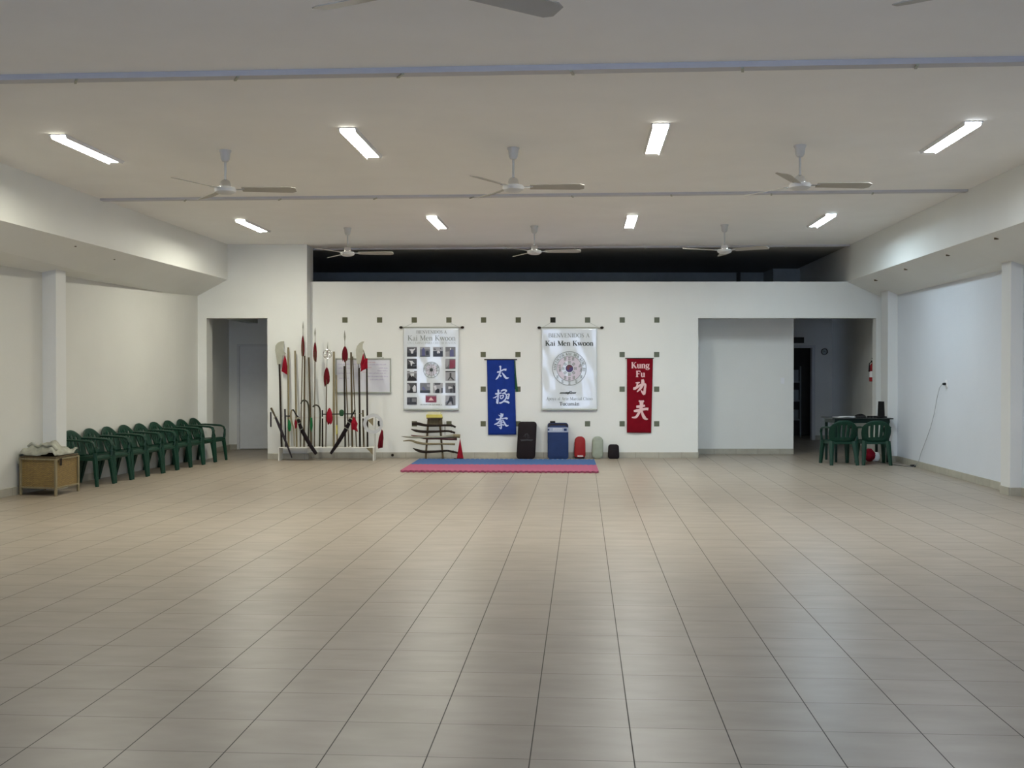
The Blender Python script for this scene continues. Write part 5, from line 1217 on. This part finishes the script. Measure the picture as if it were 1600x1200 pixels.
b = MB(); b.add([pt(.0, .745) + Vector((0, -.017, 0)), pt(1.0, .745) + Vector((0, -.017, 0)), pt(1.0, .88) + Vector((0, -.017, 0)), pt(.0, .88) + Vector((0, -.017, 0))], [(0, 1, 2, 3)]); b.build('band', M['shieldgrey'], t, rnormals=False)
b = MB(); Pp = lambda x, y: pt(x, y) + Vector((0, -.020, 0))
b.add([Pp(.78, .78), Pp(.92, .78), Pp(.92, .85), Pp(.78, .85)], [(0, 1, 2, 3)]); b.add([Pp(.0, .79), Pp(.08, .79), Pp(.08, .84), Pp(.0, .84)], [(0, 1, 2, 3)])
b.build('band_patch', M['shieldblue'], t, rnormals=False)
b = MB()
for i in range(9): ribbon(b, [(.26 + i * .05, .79), (.28 + i * .05, .83)], .014, Pp)
ribbon(b, [(.25, .845), (.70, .848)], .010, Pp); b.build('band_lettering', M['paper'], t, rnormals=False)
q = pt(.25, 1.0); b = MB(); b.box(q.x - .05, q.x + .045, q.y + .01, q.y + .06, q.z - .03, at(860, 658, 19.6).z); b.build('carry_handle', M['black'], t, bevel=.008)
b = MB(); b.add([pt(.02, .89) + Vector((0, -.012, 0)), pt(.98, .89) + Vector((0, -.012, 0)), pt(.93, .985) + Vector((0, -.010, 0)), pt(.07, .985) + Vector((0, -.010, 0))], [(0, 1, 2, 3)]); b.build('top_panel', M['purple_dark'], t, rnormals=False)
def mitt(label, px, m, rad=.08, depth=.07, bulge=.02):
    base = at((px[2] + px[3]) / 2, px[5], 19.55); t = thing('focus_mitt', label, 'focus mitt', (base.x, 19.55, 0), 'training pads leaning on the wall')
    o, pt = rounded_pad(px, depth, rad, m, 'padded_body', t, 19.55, .06, bulge=bulge); return t, pt
t, pt = mitt('red rounded hand pad standing against the wall', (898.5, 914.5, 897, 915, 682.3, 716.8), M['mittred'])
patch(t, pt, [[(.3 + .1 * i, .135), (.3 + .1 * i + .03, .165)] for i in range(5)] + [[(.28, .12), (.78, .12)]], .035, M['paper'], 'lettering', off=.026)
b = MB(); b.add([pt(.12, .01) + Vector((0, -.012, 0)), pt(.88, .01) + Vector((0, -.012, 0)), pt(.93, .08) + Vector((0, -.014, 0)), pt(.07, .08) + Vector((0, -.014, 0))], [(0, 1, 2, 3)]); b.build('base_edge', M['black'], t, rnormals=False)
t, pt = mitt('grey-green rounded hand pad between the red one and the small black one', (925.8, 942.3, 925, 942.5, 682.3, 716.8), M['mittgrey'])
patch(t, pt, [[(.25, .92), (.75, .92)], [(.3, .88), (.7, .88)]], .012, M['inkgrey'], 'stitching', off=.028)
t, pt = mitt('small squat dark brown pad, rightmost against the wall', (951, 967, 950.3, 968, 694.6, 716.8), M['blackcloth'], rad=.045)
patch(t, pt, [[(.12, .62), (.5, .66), (.88, .62)]], .03, M['black'], 'seam', off=.026)

# ------------------------------------------------------------------ foam mat tiles
def foam(nx, ny, label, m):
    W, D_ = 1.025, 1.15; nt_ = 12; th = .028; tab = .065
    rot = -.045; o0 = Vector((-1.735, 16.95, 0))
    pts = [(0, 0)]
    for k in range(nt_):
        a = W * (k + .25) / nt_; b_ = W * (k + .75) / nt_
        pts += [(a, 0), (a + .008, -tab), (b_ - .008, -tab), (b_, 0)]
    pts.append((W, 0)); pts.append((W, D_))
    for k in range(nt_)[::-1]:
        a = W * (k + .25) / nt_; b_ = W * (k + .75) / nt_
        pts += [(b_, D_), (b_ - .008, D_ - tab), (a + .008, D_ - tab), (a, D_)]
    pts.append((0, D_))
    c, s = math.cos(rot), math.sin(rot)
    base = o0 + Vector(((nx * W) * c - (ny * D_) * s, (nx * W) * s + (ny * D_) * c, 0))
    b = MB(); P3 = [Vector((base.x + x * c - y * s, base.y + x * s + y * c, .001)) for x, y in pts]
    n = len(P3); b.plate(P3, (0, 0, th))
    o = b.build('foam_mat_tile', m); return tag(o, label, 'mat', 'interlocking foam mat tiles')
for ny, col, m in ((0, 'red', M['matred']), (1, 'blue', M['matblue'])):
    for nx, w_ in enumerate(('left', 'middle', 'right')):
        foam(nx, ny, '%s foam mat tile with toothed edge, %s tile of the %s row' % (col, w_, 'front' if ny == 0 else 'back'), m)
